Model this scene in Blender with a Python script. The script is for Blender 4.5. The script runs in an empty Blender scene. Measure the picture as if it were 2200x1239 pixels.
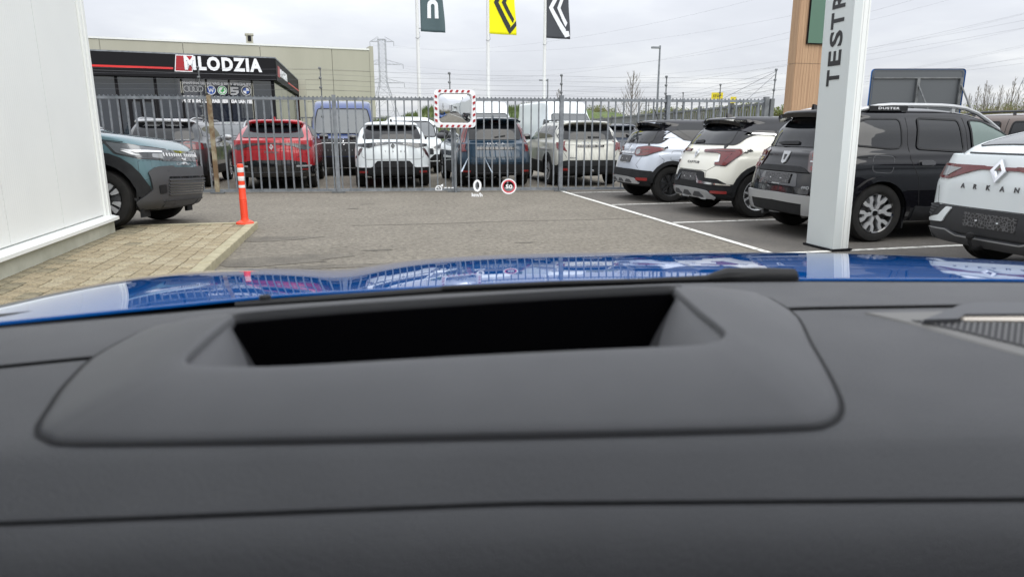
import bpy, bmesh, math, random
from math import radians as RD, sin, cos, pi, sqrt, atan2
from mathutils import Vector, Matrix, Euler
from mathutils.bvhtree import BVHTree
random.seed(7)
C = bpy.context.scene
COL = C.collection

# ------------------------------------------------------------------ camera, sky, sun, exposure
H = 1.33; FPX = 1450.0; YAW = RD(12.4); PIT = RD(13.1); ROLL = RD(0.1)
cam = bpy.data.cameras.new('camera'); co = bpy.data.objects.new('camera', cam); COL.objects.link(co)
CR = Matrix.Rotation(-YAW, 3, 'Z') @ Matrix.Rotation(pi/2-PIT, 3, 'X') @ Matrix.Rotation(ROLL, 3, 'Z')
co.matrix_world = Matrix.Translation((0, 0, H)) @ CR.to_4x4()
cam.sensor_width = 36; cam.lens = 36*FPX/2200; cam.clip_start = .02; cam.clip_end = 4000
cam.dof.use_dof = True; cam.dof.focus_distance = 13; cam.dof.aperture_fstop = 5
C.camera = co
C.view_settings.view_transform = 'Standard'; C.view_settings.look = 'None'
C.view_settings.gamma = 1; C.view_settings.use_curve_mapping = False; C.view_settings.exposure = 0.05
C.cycles.max_bounces = 6; C.cycles.transparent_max_bounces = 12; C.cycles.caustics_reflective = False
C.cycles.use_denoising = True

def ray(px, py): return CR @ Vector(((px-1100)/FPX, -(py-619.5)/FPX, -1))
def on_z(px, py, z): d = ray(px, py); t = (z-H)/d.z; return Vector((0, 0, H))+d*t
def on_y(px, py, y): d = ray(px, py); t = y/d.y; return Vector((0, 0, H))+d*t

w = bpy.data.worlds.new('World'); C.world = w; w.use_nodes = True
nt = w.node_tree; N = nt.nodes; L = nt.links; N.clear()
def nn(t, **k):
    n = N.new(t)
    for a, b in k.items(): setattr(n, a, b)
    return n
SUN_EL, SUN_AZ = RD(42), RD(160)
out = nn('ShaderNodeOutputWorld'); bgA = nn('ShaderNodeBackground'); bgB = nn('ShaderNodeBackground')
sky = nn('ShaderNodeTexSky'); sky.sky_type = 'NISHITA'; sky.sun_disc = False
sky.sun_elevation = SUN_EL; sky.sun_rotation = SUN_AZ; sky.air_density = 1; sky.dust_density = 2
L.new(sky.outputs[0], bgA.inputs[0]); bgA.inputs[1].default_value = .1
tc = nn('ShaderNodeTexCoord'); sx = nn('ShaderNodeSeparateXYZ'); L.new(tc.outputs['Generated'], sx.inputs[0])
def mth(op, a, b=None, c=None):
    n = nn('ShaderNodeMath'); n.operation = op
    for i, q in enumerate((a, b, c)):
        if q is None: continue
        if isinstance(q, (int, float)): n.inputs[i].default_value = q
        else: L.new(q, n.inputs[i])
    return n.outputs[0]
zc = mth('MAXIMUM', sx.outputs[2], 0.0); zz = mth('ADD', zc, .15)
cx_ = mth('DIVIDE', sx.outputs[0], zz); cy_ = mth('DIVIDE', sx.outputs[1], zz)
cb = nn('ShaderNodeCombineXYZ'); L.new(cx_, cb.inputs[0]); L.new(cy_, cb.inputs[1])
def noise(scale, det, rough, dist=0):
    n = nn('ShaderNodeTexNoise'); n.inputs['Scale'].default_value = scale; n.inputs['Detail'].default_value = det
    n.inputs['Roughness'].default_value = rough; n.inputs['Distortion'].default_value = dist; L.new(cb.outputs[0], n.inputs[0]); return n.outputs[0]
n1 = noise(.55, 7, .5, .3); n2 = noise(1.5, 6, .55, .1)
nm = mth('ADD', mth('MULTIPLY', n1, .68), mth('MULTIPLY', n2, .32))
cr = nn('ShaderNodeValToRGB'); L.new(nm, cr.inputs[0])
e = cr.color_ramp.elements; e[0].position = .36; e[0].color = (.60, .615, .665, 1); e[1].position = .64; e[1].color = (.94, .94, .94, 1)
a = e.new(.46); a.color = (.655, .67, .72, 1); a = e.new(.54); a.color = (.73, .745, .78, 1)
# an overcast sky is brighter towards the zenith (CIE overcast sky, softened)
cie = mth('ADD', mth('MULTIPLY', zc, 2.4), 1.0)
mixc = nn('ShaderNodeVectorMath'); mixc.operation = 'SCALE'; L.new(cr.outputs[0], mixc.inputs[0]); L.new(cie, mixc.inputs[3])
L.new(mixc.outputs[0], bgB.inputs[0]); bgB.inputs[1].default_value = 1.0
ms = nn('ShaderNodeMixShader'); ms.inputs[0].default_value = .93
L.new(bgA.outputs[0], ms.inputs[1]); L.new(bgB.outputs[0], ms.inputs[2]); L.new(ms.outputs[0], out.inputs[0])

sd = bpy.data.lights.new('sun', 'SUN'); sd.energy = 1.5; sd.angle = RD(50); sd.color = (1, .96, .9)
so = bpy.data.objects.new('sun', sd); COL.objects.link(so)
sdir = Vector((sin(SUN_AZ)*cos(SUN_EL), cos(SUN_AZ)*cos(SUN_EL), sin(SUN_EL)))
so.rotation_euler = sdir.to_track_quat('Z', 'Y').to_euler(); so.location = (0, 0, 30)

# ------------------------------------------------------------------ materials
def mat(name, col, rough=.5, metal=0, coat=0, spec=None, emit=None, ior=None):
    m = bpy.data.materials.new(name); m.use_nodes = True; b = m.node_tree.nodes['Principled BSDF']
    b.inputs['Base Color'].default_value = (*col, 1); b.inputs['Roughness'].default_value = rough; b.inputs['Metallic'].default_value = metal
    if coat: b.inputs['Coat Weight'].default_value = coat; b.inputs['Coat Roughness'].default_value = .02
    if spec is not None: b.inputs['Specular IOR Level'].default_value = spec
    if ior: b.inputs['IOR'].default_value = ior
    if emit: b.inputs['Emission Color'].default_value = (*emit[0], 1); b.inputs['Emission Strength'].default_value = emit[1]
    return m
def vary(m, c1, c2, scale=3, det=6, lo=.35, hi=.65, bump=0, bscale=80, stretch=(1, 1, 1), fine=0):
    """noise between two colours (grain, dirt) and a fine bump"""
    t = m.node_tree; b = t.nodes['Principled BSDF']
    c = t.nodes.new('ShaderNodeTexCoord'); mp = t.nodes.new('ShaderNodeMapping'); mp.inputs['Scale'].default_value = stretch
    t.links.new(c.outputs['Object'], mp.inputs[0])
    n = t.nodes.new('ShaderNodeTexNoise'); n.inputs['Scale'].default_value = scale; n.inputs['Detail'].default_value = det; n.inputs['Roughness'].default_value = .62
    t.links.new(mp.outputs[0], n.inputs[0])
    r = t.nodes.new('ShaderNodeValToRGB'); r.color_ramp.elements[0].position = lo; r.color_ramp.elements[1].position = hi
    r.color_ramp.elements[0].color = (*c1, 1); r.color_ramp.elements[1].color = (*c2, 1); t.links.new(n.outputs[0], r.inputs[0])
    colr = r.outputs[0]
    if fine:
        n3 = t.nodes.new('ShaderNodeTexNoise'); n3.inputs['Scale'].default_value = fine; n3.inputs['Detail'].default_value = 8; n3.inputs['Roughness'].default_value = .85; t.links.new(c.outputs['Object'], n3.inputs[0])
        mr = t.nodes.new('ShaderNodeMapRange'); mr.inputs[1].default_value = .36; mr.inputs[2].default_value = .64; mr.inputs[3].default_value = .42; mr.inputs[4].default_value = 1.6
        t.links.new(n3.outputs[0], mr.inputs[0])
        vm = t.nodes.new('ShaderNodeVectorMath'); vm.operation = 'SCALE'; t.links.new(colr, vm.inputs[0]); t.links.new(mr.outputs[0], vm.inputs[3]); colr = vm.outputs[0]
    t.links.new(colr, b.inputs['Base Color'])
    if bump:
        n2 = t.nodes.new('ShaderNodeTexNoise'); n2.inputs['Scale'].default_value = bscale; n2.inputs['Detail'].default_value = 4; t.links.new(c.outputs['Object'], n2.inputs[0])
        bp = t.nodes.new('ShaderNodeBump'); bp.inputs['Strength'].default_value = bump; bp.inputs['Distance'].default_value = .004
        t.links.new(n2.outputs[0], bp.inputs['Height']); t.links.new(bp.outputs[0], b.inputs['Normal'])
    return m
def paint(name, col, metal=.3, rough=.4): return mat(name, col, rough, metal, coat=1, spec=.15)
M = {}
M['asphalt'] = vary(mat('asphalt', (.16, .15, .13), .92), (.138, .123, .099), (.190, .171, .139), 1.1, 9, .26, .74, 1.0, 40, fine=15)
M['asphalt_dark'] = vary(mat('parking_asphalt', (.12, .11, .1), .9), (.088, .081, .073), (.138, .126, .11), 1.5, 9, .3, .7, .7, 90, (1, .5, 1), fine=90)
M['paver'] = vary(mat('paver', (.3, .27, .2), .9), (.215, .175, .11), (.34, .285, .185), 6, 6, .3, .7, .5, 60, fine=40)
M['paver2'] = vary(mat('paver_pale', (.3, .27, .2), .9), (.27, .23, .155), (.37, .32, .215), 5, 6, .3, .7, .5, 60, fine=45)
M['paver3'] = vary(mat('paver_dirty', (.2, .18, .12), .9), (.13, .115, .075), (.27, .235, .155), 5, 7, .3, .7, .5, 60, fine=30)
M['joint'] = mat('joint_sand', (.035, .03, .018), .95)
M['kerb'] = vary(mat('kerb_concrete', (.3, .29, .2), .9), (.29, .26, .17), (.45, .41, .28), 6, 6, .3, .7, .6, 50)
M['concrete'] = vary(mat('plinth_concrete', (.4, .4, .32), .9), (.34, .34, .27), (.5, .5, .42), 2.5, 7, .3, .7, .5, 40)
M['line'] = vary(mat('line_paint', (.7, .7, .66), .8), (.26, .25, .22), (.72, .71, .66), 13, 8, .36, .50, .3, 70)
M['wallwhite'] = vary(mat('white_cladding', (.72, .75, .75), .45), (.77, .79, .775), (.81, .83, .81), .6, 4)
M['trimwhite'] = mat('white_trim', (.80, .82, .80), .35)
M['facade'] = vary(mat('beige_concrete', (.4, .38, .3), .85), (.385, .38, .31), (.46, .45, .375), .35, 6, .3, .7, 0, 40, (1, 1, .25))
M['facade_dark'] = mat('panel_joint', (.15, .14, .11), .9)
M['blackclad'] = mat('black_cladding', (.007, .007, .009), .6, spec=.2)
M['glass_b'] = mat('window_glass', (.008, .012, .022), .02, spec=.6, ior=1.95)
M['signwhite'] = mat('sign_white', (.82, .84, .87), .4)
M['signred'] = mat('sign_red', (.36, .012, .02), .4)
M['neonred'] = mat('red_stripe', (.7, .03, .03), .35)
M['galv'] = vary(mat('galvanised_steel', (.32, .34, .36), .5, .2), (.14, .155, .17), (.26, .28, .305), 6, 5)
M['galv_dark'] = vary(mat('old_galvanised_steel', (.22, .23, .24), .55, .3), (.11, .118, .125), (.20, .21, .215), 5, 5)
M['rust'] = vary(mat('rusty_post', (.25, .2, .12), .8), (.17, .11, .06), (.33, .29, .2), 5, 6, .4, .6)
M['wire'] = mat('wire', (.12, .125, .14), .5, .3)
M['white_pole'] = mat('white_pole', (.7, .71, .7), .4)
M['orange'] = mat('orange_plastic', (.85, .065, .02), .42)
M['white_band'] = mat('reflective_white', (.75, .76, .76), .35)
M['rubber'] = vary(mat('tyre_rubber', (.014, .014, .014), .75, spec=.3), (.011, .011, .011), (.021, .020, .019), 9, 5, bump=.2, bscale=90)
M['dark'] = mat('wheel_well', (.008, .008, .009), .9)
M['plastic'] = vary(mat('black_plastic', (.014, .014, .016), .6, spec=.25), (.012, .0125, .014), (.019, .020, .022), 8, 4, bump=.15, bscale=300)
M['bumper_grey'] = mat('bumper_grey', (.030, .031, .034), .55, spec=.35)
M['plastic_grey'] = mat('grey_plastic', (.06, .062, .068), .55)
M['gloss_black'] = mat('gloss_black', (.008, .008, .009), .08, coat=1)
M['silver'] = mat('silver_trim', (.42, .43, .44), .35, .4)
M['chrome'] = mat('chrome', (.75, .76, .78), .12, 1)
M['alloy'] = mat('alloy', (.50, .51, .52), .32, .3)
M['alloy_dark'] = mat('dark_alloy', (.03, .031, .033), .4, .4)
M['disc'] = mat('brake_disc', (.3, .3, .31), .35, .9)
M['glass'] = mat('car_glass', (.006, .007, .009), .02, spec=.5, ior=1.5)
M['glass_tint'] = mat('green_car_glass', (.10, .145, .13), .04, spec=.8, ior=1.55)
M['glass_pale'] = mat('windscreen_glass', (.06, .068, .07), .04, spec=.9, ior=1.6)
M['lampred'] = mat('red_lens', (.12, .003, .005), .12, coat=.6)
M['lampdark'] = mat('dark_red_lens', (.035, .003, .005), .12, coat=1)
M['lampclear'] = mat('clear_lens', (.30, .31, .32), .15, .3, coat=1)
M['lampsmoke'] = mat('smoked_lens', (.03, .032, .036), .1, coat=1)
M['drl'] = mat('light_guide', (.8, .82, .85), .2, coat=1)
M['reflector'] = mat('red_reflector', (.25, .01, .01), .3, coat=.5)
M['text_w'] = mat('white_print', (.75, .76, .78), .4)
M['text_b'] = mat('black_print', (.02, .02, .022), .4)
M['text_s'] = mat('silver_letters', (.5, .51, .53), .3, .7)
M['text_d'] = mat('dark_chrome_letters', (.12, .12, .125), .3, .6)
def plate_mat():
    m = mat('plate_backing', (.012, .012, .013), .45); t = m.node_tree; b = t.nodes['Principled BSDF']
    c = t.nodes.new('ShaderNodeTexCoord'); v = t.nodes.new('ShaderNodeTexVoronoi'); v.feature = 'DISTANCE_TO_EDGE'; v.inputs['Scale'].default_value = 34
    t.links.new(c.outputs['Object'], v.inputs[0]); r = t.nodes.new('ShaderNodeValToRGB'); r.color_ramp.interpolation = 'CONSTANT'
    r.color_ramp.elements[0].color = (.10, .10, .105, 1); r.color_ramp.elements[1].position = .09; r.color_ramp.elements[1].color = (.012, .012, .013, 1)
    t.links.new(v.outputs[0], r.inputs[0]); t.links.new(r.outputs[0], b.inputs['Base Color']); return m
M['plate'] = plate_mat()
P = dict(teal=paint('teal_paint', (.085, .155, .175), .35), darkteal=paint('dark_teal_paint', (.016, .038, .064), .35), cream=paint('cream_paint', (.74, .73, .655), 0), silver=paint('pale_silver_paint', (.50, .54, .61), .25),
    black=mat('black_paint', (.006, .006, .008), .5, 0, coat=1, spec=0), white=paint('white_paint', (.70, .745, .76), .0), red=paint('red_paint', (.36, .006, .012), .3),
    vanblue=paint('blue_van_paint', (.028, .055, .17), .35), grey=paint('stone_grey_paint', (.50, .50, .45), .15), navy=paint('navy_paint', (.02, .03, .05), .3),
    brown=paint('brown_paint', (.12, .09, .075), .3), darkgrey=paint('dark_grey_paint', (.05, .055, .06), .4), roofgrey=paint('silver_roof_paint', (.35, .36, .37), .3),
    own=mat('iron_blue_paint', (.001, .072, .29), .6, 0, coat=1, spec=0))

# ------------------------------------------------------------------ mesh helpers
class MB:
    def __init__(s): s.v = []; s.f = []
    def add(s, vs, fs):
        o = len(s.v); s.v += [tuple(q) for q in vs]; s.f += [tuple(o+i for i in f) for f in fs]; return s
    def box(s, x0, x1, y0, y1, z0, z1):
        return s.add([(x0, y0, z0), (x1, y0, z0), (x1, y1, z0), (x0, y1, z0), (x0, y0, z1), (x1, y0, z1), (x1, y1, z1), (x0, y1, z1)],
                     [(0, 3, 2, 1), (4, 5, 6, 7), (0, 1, 5, 4), (1, 2, 6, 5), (2, 3, 7, 6), (3, 0, 4, 7)])
    def cbox(s, x0, x1, y0, y1, z0, z1, c):
        """box with a chamfered top edge"""
        return s.add([(x0, y0, z0), (x1, y0, z0), (x1, y1, z0), (x0, y1, z0), (x0, y0, z1-c), (x1, y0, z1-c), (x1, y1, z1-c), (x0, y1, z1-c),
                      (x0+c, y0+c, z1), (x1-c, y0+c, z1), (x1-c, y1-c, z1), (x0+c, y1-c, z1)],
                     [(0, 1, 5, 4), (1, 2, 6, 5), (2, 3, 7, 6), (3, 0, 4, 7), (4, 5, 9, 8), (5, 6, 10, 9), (6, 7, 11, 10), (7, 4, 8, 11), (8, 9, 10, 11)])
    def beam(s, a, b, w, h=None, up=(0, 0, 1)):
        a = Vector(a); b = Vector(b); d = (b-a).normalized(); u = Vector(up)
        if abs(d.dot(u)) > .99: u = Vector((1, 0, 0))
        x = d.cross(u).normalized()*(w/2); y = x.normalized().cross(d)*((h or w)/2)
        vs = [a-x-y, a+x-y, a+x+y, a-x+y, b-x-y, b+x-y, b+x+y, b-x+y]
        return s.add(vs, [(0, 3, 2, 1), (4, 5, 6, 7), (0, 1, 5, 4), (1, 2, 6, 5), (2, 3, 7, 6), (3, 0, 4, 7)])
    def tube(s, pts, r, n=8, cap=True):
        pts = [Vector(p) for p in pts]; rs = r if isinstance(r, (list, tuple)) else [r]*len(pts); vs = []; fs = []
        for i, p in enumerate(pts):
            d = (pts[min(i+1, len(pts)-1)]-pts[max(i-1, 0)]).normalized()
            u = Vector((0, 0, 1)) if abs(d.z) < .95 else Vector((1, 0, 0)); x = d.cross(u).normalized(); y = x.cross(d)
            for k in range(n): q = 2*pi*k/n; vs.append(p+(x*cos(q)+y*sin(q))*rs[i])
        for i in range(len(pts)-1):
            for k in range(n): fs.append((i*n+k, i*n+(k+1) % n, (i+1)*n+(k+1) % n, (i+1)*n+k))
        if cap: fs += [tuple(range(n-1, -1, -1)), tuple((len(pts)-1)*n+k for k in range(n))]
        return s.add(vs, fs)
    def lathe(s, prof, n=24, axis='Z', o=(0, 0, 0)):
        vs = []; fs = []; m = len(prof)
        for k in range(n):
            q = 2*pi*k/n
            for r, h in prof:
                p = (r*cos(q), r*sin(q), h) if axis == 'Z' else (r*cos(q), h, r*sin(q))
                vs.append((p[0]+o[0], p[1]+o[1], p[2]+o[2]))
        for k in range(n):
            for i in range(m-1): fs.append((k*m+i, ((k+1) % n)*m+i, ((k+1) % n)*m+i+1, k*m+i+1))
        return s.add(vs, fs)
    def prism(s, poly, f, t0, t1):
        """polygon in 2D extruded: f(a, b, t) -> point"""
        n = len(poly); vs = [f(a, b, t0) for a, b in poly]+[f(a, b, t1) for a, b in poly]
        return s.add(vs, [tuple(range(n-1, -1, -1)), tuple(range(n, 2*n))]+[(i, (i+1) % n, n+(i+1) % n, n+i) for i in range(n)])
def mesh(name, mb, m, smooth=False, ang=35):
    me = bpy.data.meshes.new(name); me.from_pydata(mb.v, [], mb.f)
    for q in (m if isinstance(m, (list, tuple)) else [m]): me.materials.append(q)
    if smooth:
        me.polygons.foreach_set('use_smooth', [True]*len(me.polygons)); me.set_sharp_from_angle(angle=RD(ang))
    me.update(); return me
def obj(name, me, parent=None, loc=None):
    o = bpy.data.objects.new(name, me); COL.objects.link(o)
    if parent: o.parent = parent
    if loc is not None: o.location = loc
    return o
def thing(name, label, cat, loc=(0, 0, 0), rz=0, group=None):
    o = bpy.data.objects.new(name, None); COL.objects.link(o); o.location = loc; o.rotation_euler = (0, 0, rz)
    o['label'] = label; o['category'] = cat
    if group: o['group'] = group
    return o
def base_of(p):
    while p.parent: p = p.parent
    return Vector(p.location)
def wpart(name, mb, m, parent, smooth=False, stuff=False, label=None):
    """part given in world coordinates, under an unrotated thing"""
    b = base_of(parent); mb.v = [(x-b.x, y-b.y, z-b.z) for x, y, z in mb.v]
    o = obj(name, mesh(name, mb, m, smooth), parent)
    if stuff: o['kind'] = 'stuff'
    if label: o['label'] = label
    return o
def part(name, mb, m, parent, smooth=False, ang=35): return obj(name, mesh(name, mb, m, smooth, ang), parent)
def struct(name, mb, m, smooth=False):
    o = obj(name, mesh(name, mb, m, smooth)); o['kind'] = 'structure'; return o
def tag(o, label, cat, group=None):
    o['label'] = label; o['category'] = cat
    if group: o['group'] = group
    return o
def copy_tree(o, parent=None):
    c = o.copy(); COL.objects.link(c); c.parent = parent
    for ch in list(o.children): copy_tree(ch, c)
    return c
TC = {}
def text_mesh(s, bold=.0, space=1.0):
    """flat letters 1 unit high, centred: (verts2d, faces)"""
    k = (s, bold, space)
    if k in TC: return TC[k]
    cu = bpy.data.curves.new('t', 'FONT'); cu.body = s; cu.align_x = 'CENTER'; cu.offset = bold; cu.space_character = space; cu.resolution_u = 3
    o = bpy.data.objects.new('t', cu); COL.objects.link(o); dg = bpy.context.evaluated_depsgraph_get()
    me = bpy.data.meshes.new_from_object(o.evaluated_get(dg)); vs = [(v.co.x, v.co.y) for v in me.vertices]; fs = [tuple(p.vertices) for p in me.polygons]
    bpy.data.objects.remove(o); bpy.data.curves.remove(cu); bpy.data.meshes.remove(me)
    y0 = min(v[1] for v in vs); y1 = max(v[1] for v in vs); xm = (min(v[0] for v in vs)+max(v[0] for v in vs))/2
    vs = [((x-xm)/(y1-y0), (y-y0)/(y1-y0)-.5) for x, y in vs]; TC[k] = (vs, fs); return TC[k]
def text_w(vs): return max(v[0] for v in vs)-min(v[0] for v in vs)
def flat(vs2, fs, f, t=.004):
    """2D mesh made solid by a thin extrusion; f(a, b, t) -> point"""
    mb = MB(); n = len(vs2); edges = {}
    for q in fs:
        for i in range(len(q)):
            k = (q[i], q[(i+1) % len(q)]); edges[tuple(sorted(k))] = edges.get(tuple(sorted(k)), [])+[k]
    mb.add([f(a, b, 0) for a, b in vs2]+[f(a, b, t) for a, b in vs2], [tuple(n+i for i in q) for q in fs]+[(k[0][0], k[0][1], n+k[0][1], n+k[0][0]) for k in edges.values() if len(k) == 1])
    return mb
def ring2(outer, inner):
    n = len(outer); return list(outer)+list(inner), [(i, (i+1) % n, n+(i+1) % n, n+i) for i in range(n)]
def circle2(r, n=28, c=(0, 0)): return [(c[0]+r*cos(2*pi*k/n), c[1]+r*sin(2*pi*k/n)) for k in range(n)]
def join2(*ms):
    vs = []; fs = []
    for v, f in ms: o = len(vs); vs += v; fs += [tuple(o+i for i in q) for q in f]
    return vs, fs
def poly2(p): return list(p), [tuple(range(len(p)))]
def sc2(m, s, dx=0, dy=0, sx=1): return [(a*s*sx+dx, b*s+dy) for a, b in m[0]], m[1]
def round_poly(p, r, n=4):
    if r <= 0: return list(p)
    o = []; m = len(p)
    for i in range(m):
        a, b, c = Vector(p[i-1]), Vector(p[i]), Vector(p[(i+1) % m]); u = a-b; v = c-b; d = min(r, u.length*.45, v.length*.45)
        s = b+u.normalized()*d; e_ = b+v.normalized()*d
        for k in range(n+1): t = k/n; q = s*(1-t)**2+b*2*t*(1-t)+e_*t*t; o.append((q.x, q.y))
    return o
def diamond_logo():
    """two interlocked outline lozenges, 1 unit high"""
    def loz(w, h, dx=0, dy=0): return [(dx, h+dy), (w+dx, dy), (dx, -h+dy), (-w+dx, dy)]
    return join2(ring2(loz(.36, .5), loz(.285, .395)), ring2(loz(.21, .29), loz(.13, .18)))
# ------------------------------------------------------------------ vehicles
def hermite(keys, sub):
    """monotone cubic through the keys (tuples), SUB steps per interval"""
    n = len(keys); K_ = len(keys[0]); out_ = []
    sl = [[keys[i+1][k]-keys[i][k] for k in range(K_)] for i in range(n-1)]
    def m(i, k):
        if i == 0: return sl[0][k]
        if i == n-1: return sl[-1][k]
        a, b = sl[i-1][k], sl[i][k]
        return 0 if a*b <= 0 else 2*a*b/(a+b)
    for i in range(n-1):
        for s in range(sub):
            t = s/sub; h = (2*t**3-3*t*t+1, t**3-2*t*t+t, -2*t**3+3*t*t, t**3-t*t)
            out_.append(tuple(h[0]*keys[i][k]+h[1]*m(i, k)+h[2]*keys[i+1][k]+h[3]*m(i+1, k) for k in range(K_)))
    out_.append(tuple(map(float, keys[-1]))); return out_
def K(L, W, H, hood, belt, rg0, rg1, sp, wb, wt, wr, cz=.5, sill=.25, tg=.08, tz=.9, cr=.42, cf=.6, lip=None, nar=0):
    k = [(sill, .62, L-.45, W-.12, .25, .35), (sill+.025, .36, L-.22, W-.05, cr*.8, cf*.8), (sill+.06, .05, L-.07, W-.02, cr, cf), (cz, 0, L-.02, W-.005, cr, cf), (cz+.12, .012, L, W, cr, cf),
         (tz-.1, tg*.6, L-.05, W-.005, cr, cf), (tz, tg, L-.12, W-.012-nar*.5, cr, cf)]
    if lip: k += [(lip[0], lip[1], L-.2, W-.03-nar, cr, cf)]
    k += [(hood-.05, tg+.03 if not lip else lip[1]+.01, L-.27, W-.03-nar, cr, cf*1.1), (hood, (tg+.04) if not lip else lip[1]+.05, L-.5, W-.04, cr, cf*1.3), (belt, rg0, L-wb, W-.075, cr, .5),
          ((belt+H)/2-.02, rg0*.45+rg1*.55-.03, L-(wb*.52+wt*.48), (W-.075)*.5+(wr+.045)*.5+.01, cr*.95, .45),
          (H-.13, rg1, L-wt+.05, wr+.05, cr*.8, .4), (H-.085, sp, L-wt-.1, wr+.02, cr*.7, .4), (H-.04, sp+.01, L-wt-.35, wr-.04, cr*.7, .5), (H-.01, sp+.28, L-wt-.65, wr-.2, .4, .4), (H, sp+.7, L-wt-.95, wr-.42, .2, .2)]
    return k
class Car:
    def __init__(c, name, label, cat, x, y, head, keys, L, W, body, roofm=None, clad=None, cz=.5, rz=9, z=0, group=None, wheels=None, tyre=.35, rim='y6', rimr=.225, n=3.0, roll=0, cell=.05, trackin=.02, well=.045, res=1.0):
        c.root = thing(name, label, cat, (x, y, z), RD(head), group)
        if roll: c.root.rotation_euler = (RD(roll), 0, RD(head))
        c.L, c.W, c.cell = L, W, cell
        sub = 4; lv = hermite(keys, sub); nr, ns = int(10*res), int(22*res)
        vs = []; fs = []
        def half(k):
            z_, xr, xf, w_, cr, cf = k; o = []
            for i in range(nr+1):
                q = (i/nr)*pi/2; s_ = sin(q)**(2/n) if q > 0 else 0; cc = cos(q)**(2/n) if i < nr else 0
                o.append((xr+cr*(1-cc), w_*s_))
            xa, xb = xr+cr, xf-cf
            for i in range(1, ns): t = i/ns; o.append((xa+(xb-xa)*t, w_))
            for i in range(nr, -1, -1):
                q = (i/nr)*pi/2; s_ = sin(q)**(2/n) if q > 0 else 0; cc = cos(q)**(2/n) if i < nr else 0
                o.append((xf-cf*(1-cc), w_*s_))
            xm = L*.5
            return [(x_, y_*(1-.035*((x_-xm)/(L/2))**4), z_) for x_, y_ in o]
        P_ = None
        for k in lv:
            h_ = half(k); P_ = len(h_); loop = h_+[(a, -b, z_) for a, b, z_ in reversed(h_[1:-1])]; vs += loop
        m = 2*P_-2; c.roofz = rz
        for i in range(len(lv)-1):
            for k in range(m): fs.append((i*m+k, (i+1)*m+k, (i+1)*m+(k+1) % m, i*m+(k+1) % m))
        for base, flip in ((0, 0), ((len(lv)-1)*m, 1)):
            for k in range(P_-1):
                a, b, d, e_ = base+k, base+k+1, base+(m-k-1) % m, base+(m-k) % m
                q = [a, b, d, e_]; q = list(dict.fromkeys(q))
                if len(q) >= 3: fs.append(tuple(q) if not flip else tuple(reversed(q)))
        c.bvh = BVHTree.FromPolygons([Vector(v) for v in vs], fs)
        me = bpy.data.meshes.new('body'); me.from_pydata(vs, [], fs)
        for q in (body, roofm or body, clad or body, M['dark']): me.materials.append(q)
        for p in me.polygons:
            z_ = p.center.z; p.material_index = 1 if z_ > rz else (2 if z_ < cz else 0); p.use_smooth = True
        bm = bmesh.new(); bm.from_mesh(me); bmesh.ops.recalc_face_normals(bm, faces=bm.faces); bm.to_mesh(me); bm.free()
        o = bpy.data.objects.new('body', me); COL.objects.link(o)
        if wheels and well:
            cb_ = MB()
            for xw in wheels:
                for sg in (1, -1):
                    r_ = tyre+well; y0, y1 = (W-.34, W+.2) if sg > 0 else (-W-.2, -W+.34)
                    cb_.lathe([(0.0001, y0), (r_, y0), (r_, y1), (0.0001, y1)], 36, 'Y', (xw, 0, tyre))
            cme = mesh('cutter', cb_, [M['dark']]*4); 
            for p in cme.polygons: p.material_index = 3
            b2 = bmesh.new(); b2.from_mesh(cme); bmesh.ops.remove_doubles(b2, verts=b2.verts, dist=.0005); bmesh.ops.recalc_face_normals(b2, faces=b2.faces); b2.to_mesh(cme); b2.free()
            co_ = bpy.data.objects.new('cutter', cme); COL.objects.link(co_)
            md = o.modifiers.new('b', 'BOOLEAN'); md.operation = 'DIFFERENCE'; md.object = co_; md.solver = 'EXACT'; md.material_mode = 'INDEX'
            dg = bpy.context.evaluated_depsgraph_get(); me = bpy.data.meshes.new_from_object(o.evaluated_get(dg)); bpy.data.objects.remove(co_)
        bpy.data.objects.remove(o)
        names = ['body', 'roof', 'lower_cladding', 'wheel_arch']; ms_ = [body, roofm or body, clad or body, M['dark']]
        for i in range(4):
            b3 = bmesh.new(); b3.from_mesh(me); bmesh.ops.delete(b3, geom=[f for f in b3.faces if f.material_index != i], context='FACES')
            if len(b3.faces):
                q = bpy.data.meshes.new(names[i]); b3.to_mesh(q); q.materials.clear(); q.materials.append(ms_[i])
                q.polygons.foreach_set('material_index', [0]*len(q.polygons)); q.set_sharp_from_angle(angle=RD(50)); obj(names[i], q, c.root)
            b3.free()
        if wheels:
            for xw in wheels:
                for sg in (1, -1): c.wheel(xw, sg, W-trackin, tyre, rimr, rim)
    # -- projection
    def pj(c, view, a, b, sg=1):
        k = .70710678; L, W = c.L, c.W
        if view == 'rear': o, d = Vector((-4, a*sg, b)), Vector((1, 0, 0))
        elif view == 'front': o, d = Vector((L+4, a*sg, b)), Vector((-1, 0, 0))
        elif view == 'side': o, d = Vector((a, 6*sg, b)), Vector((0, -sg, 0))
        elif view == 'top': o, d = Vector((a, b*sg, 5)), Vector((0, 0, -1))
        elif view == 'rc': d = Vector((k, -sg*k, 0)); o = Vector((0, sg*W, b))+Vector((k, sg*k, 0))*a-d*4
        elif view == 'fc': d = Vector((-k, -sg*k, 0)); o = Vector((L, sg*W, b))+Vector((-k, sg*k, 0))*a-d*4
        h, n_, i, _ = c.bvh.ray_cast(o, d)
        if h is None: h, n_, i, _ = c.bvh.find_nearest(o+d*4)
        if n_.dot(d) > 0: n_ = -n_
        return h, n_
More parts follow.
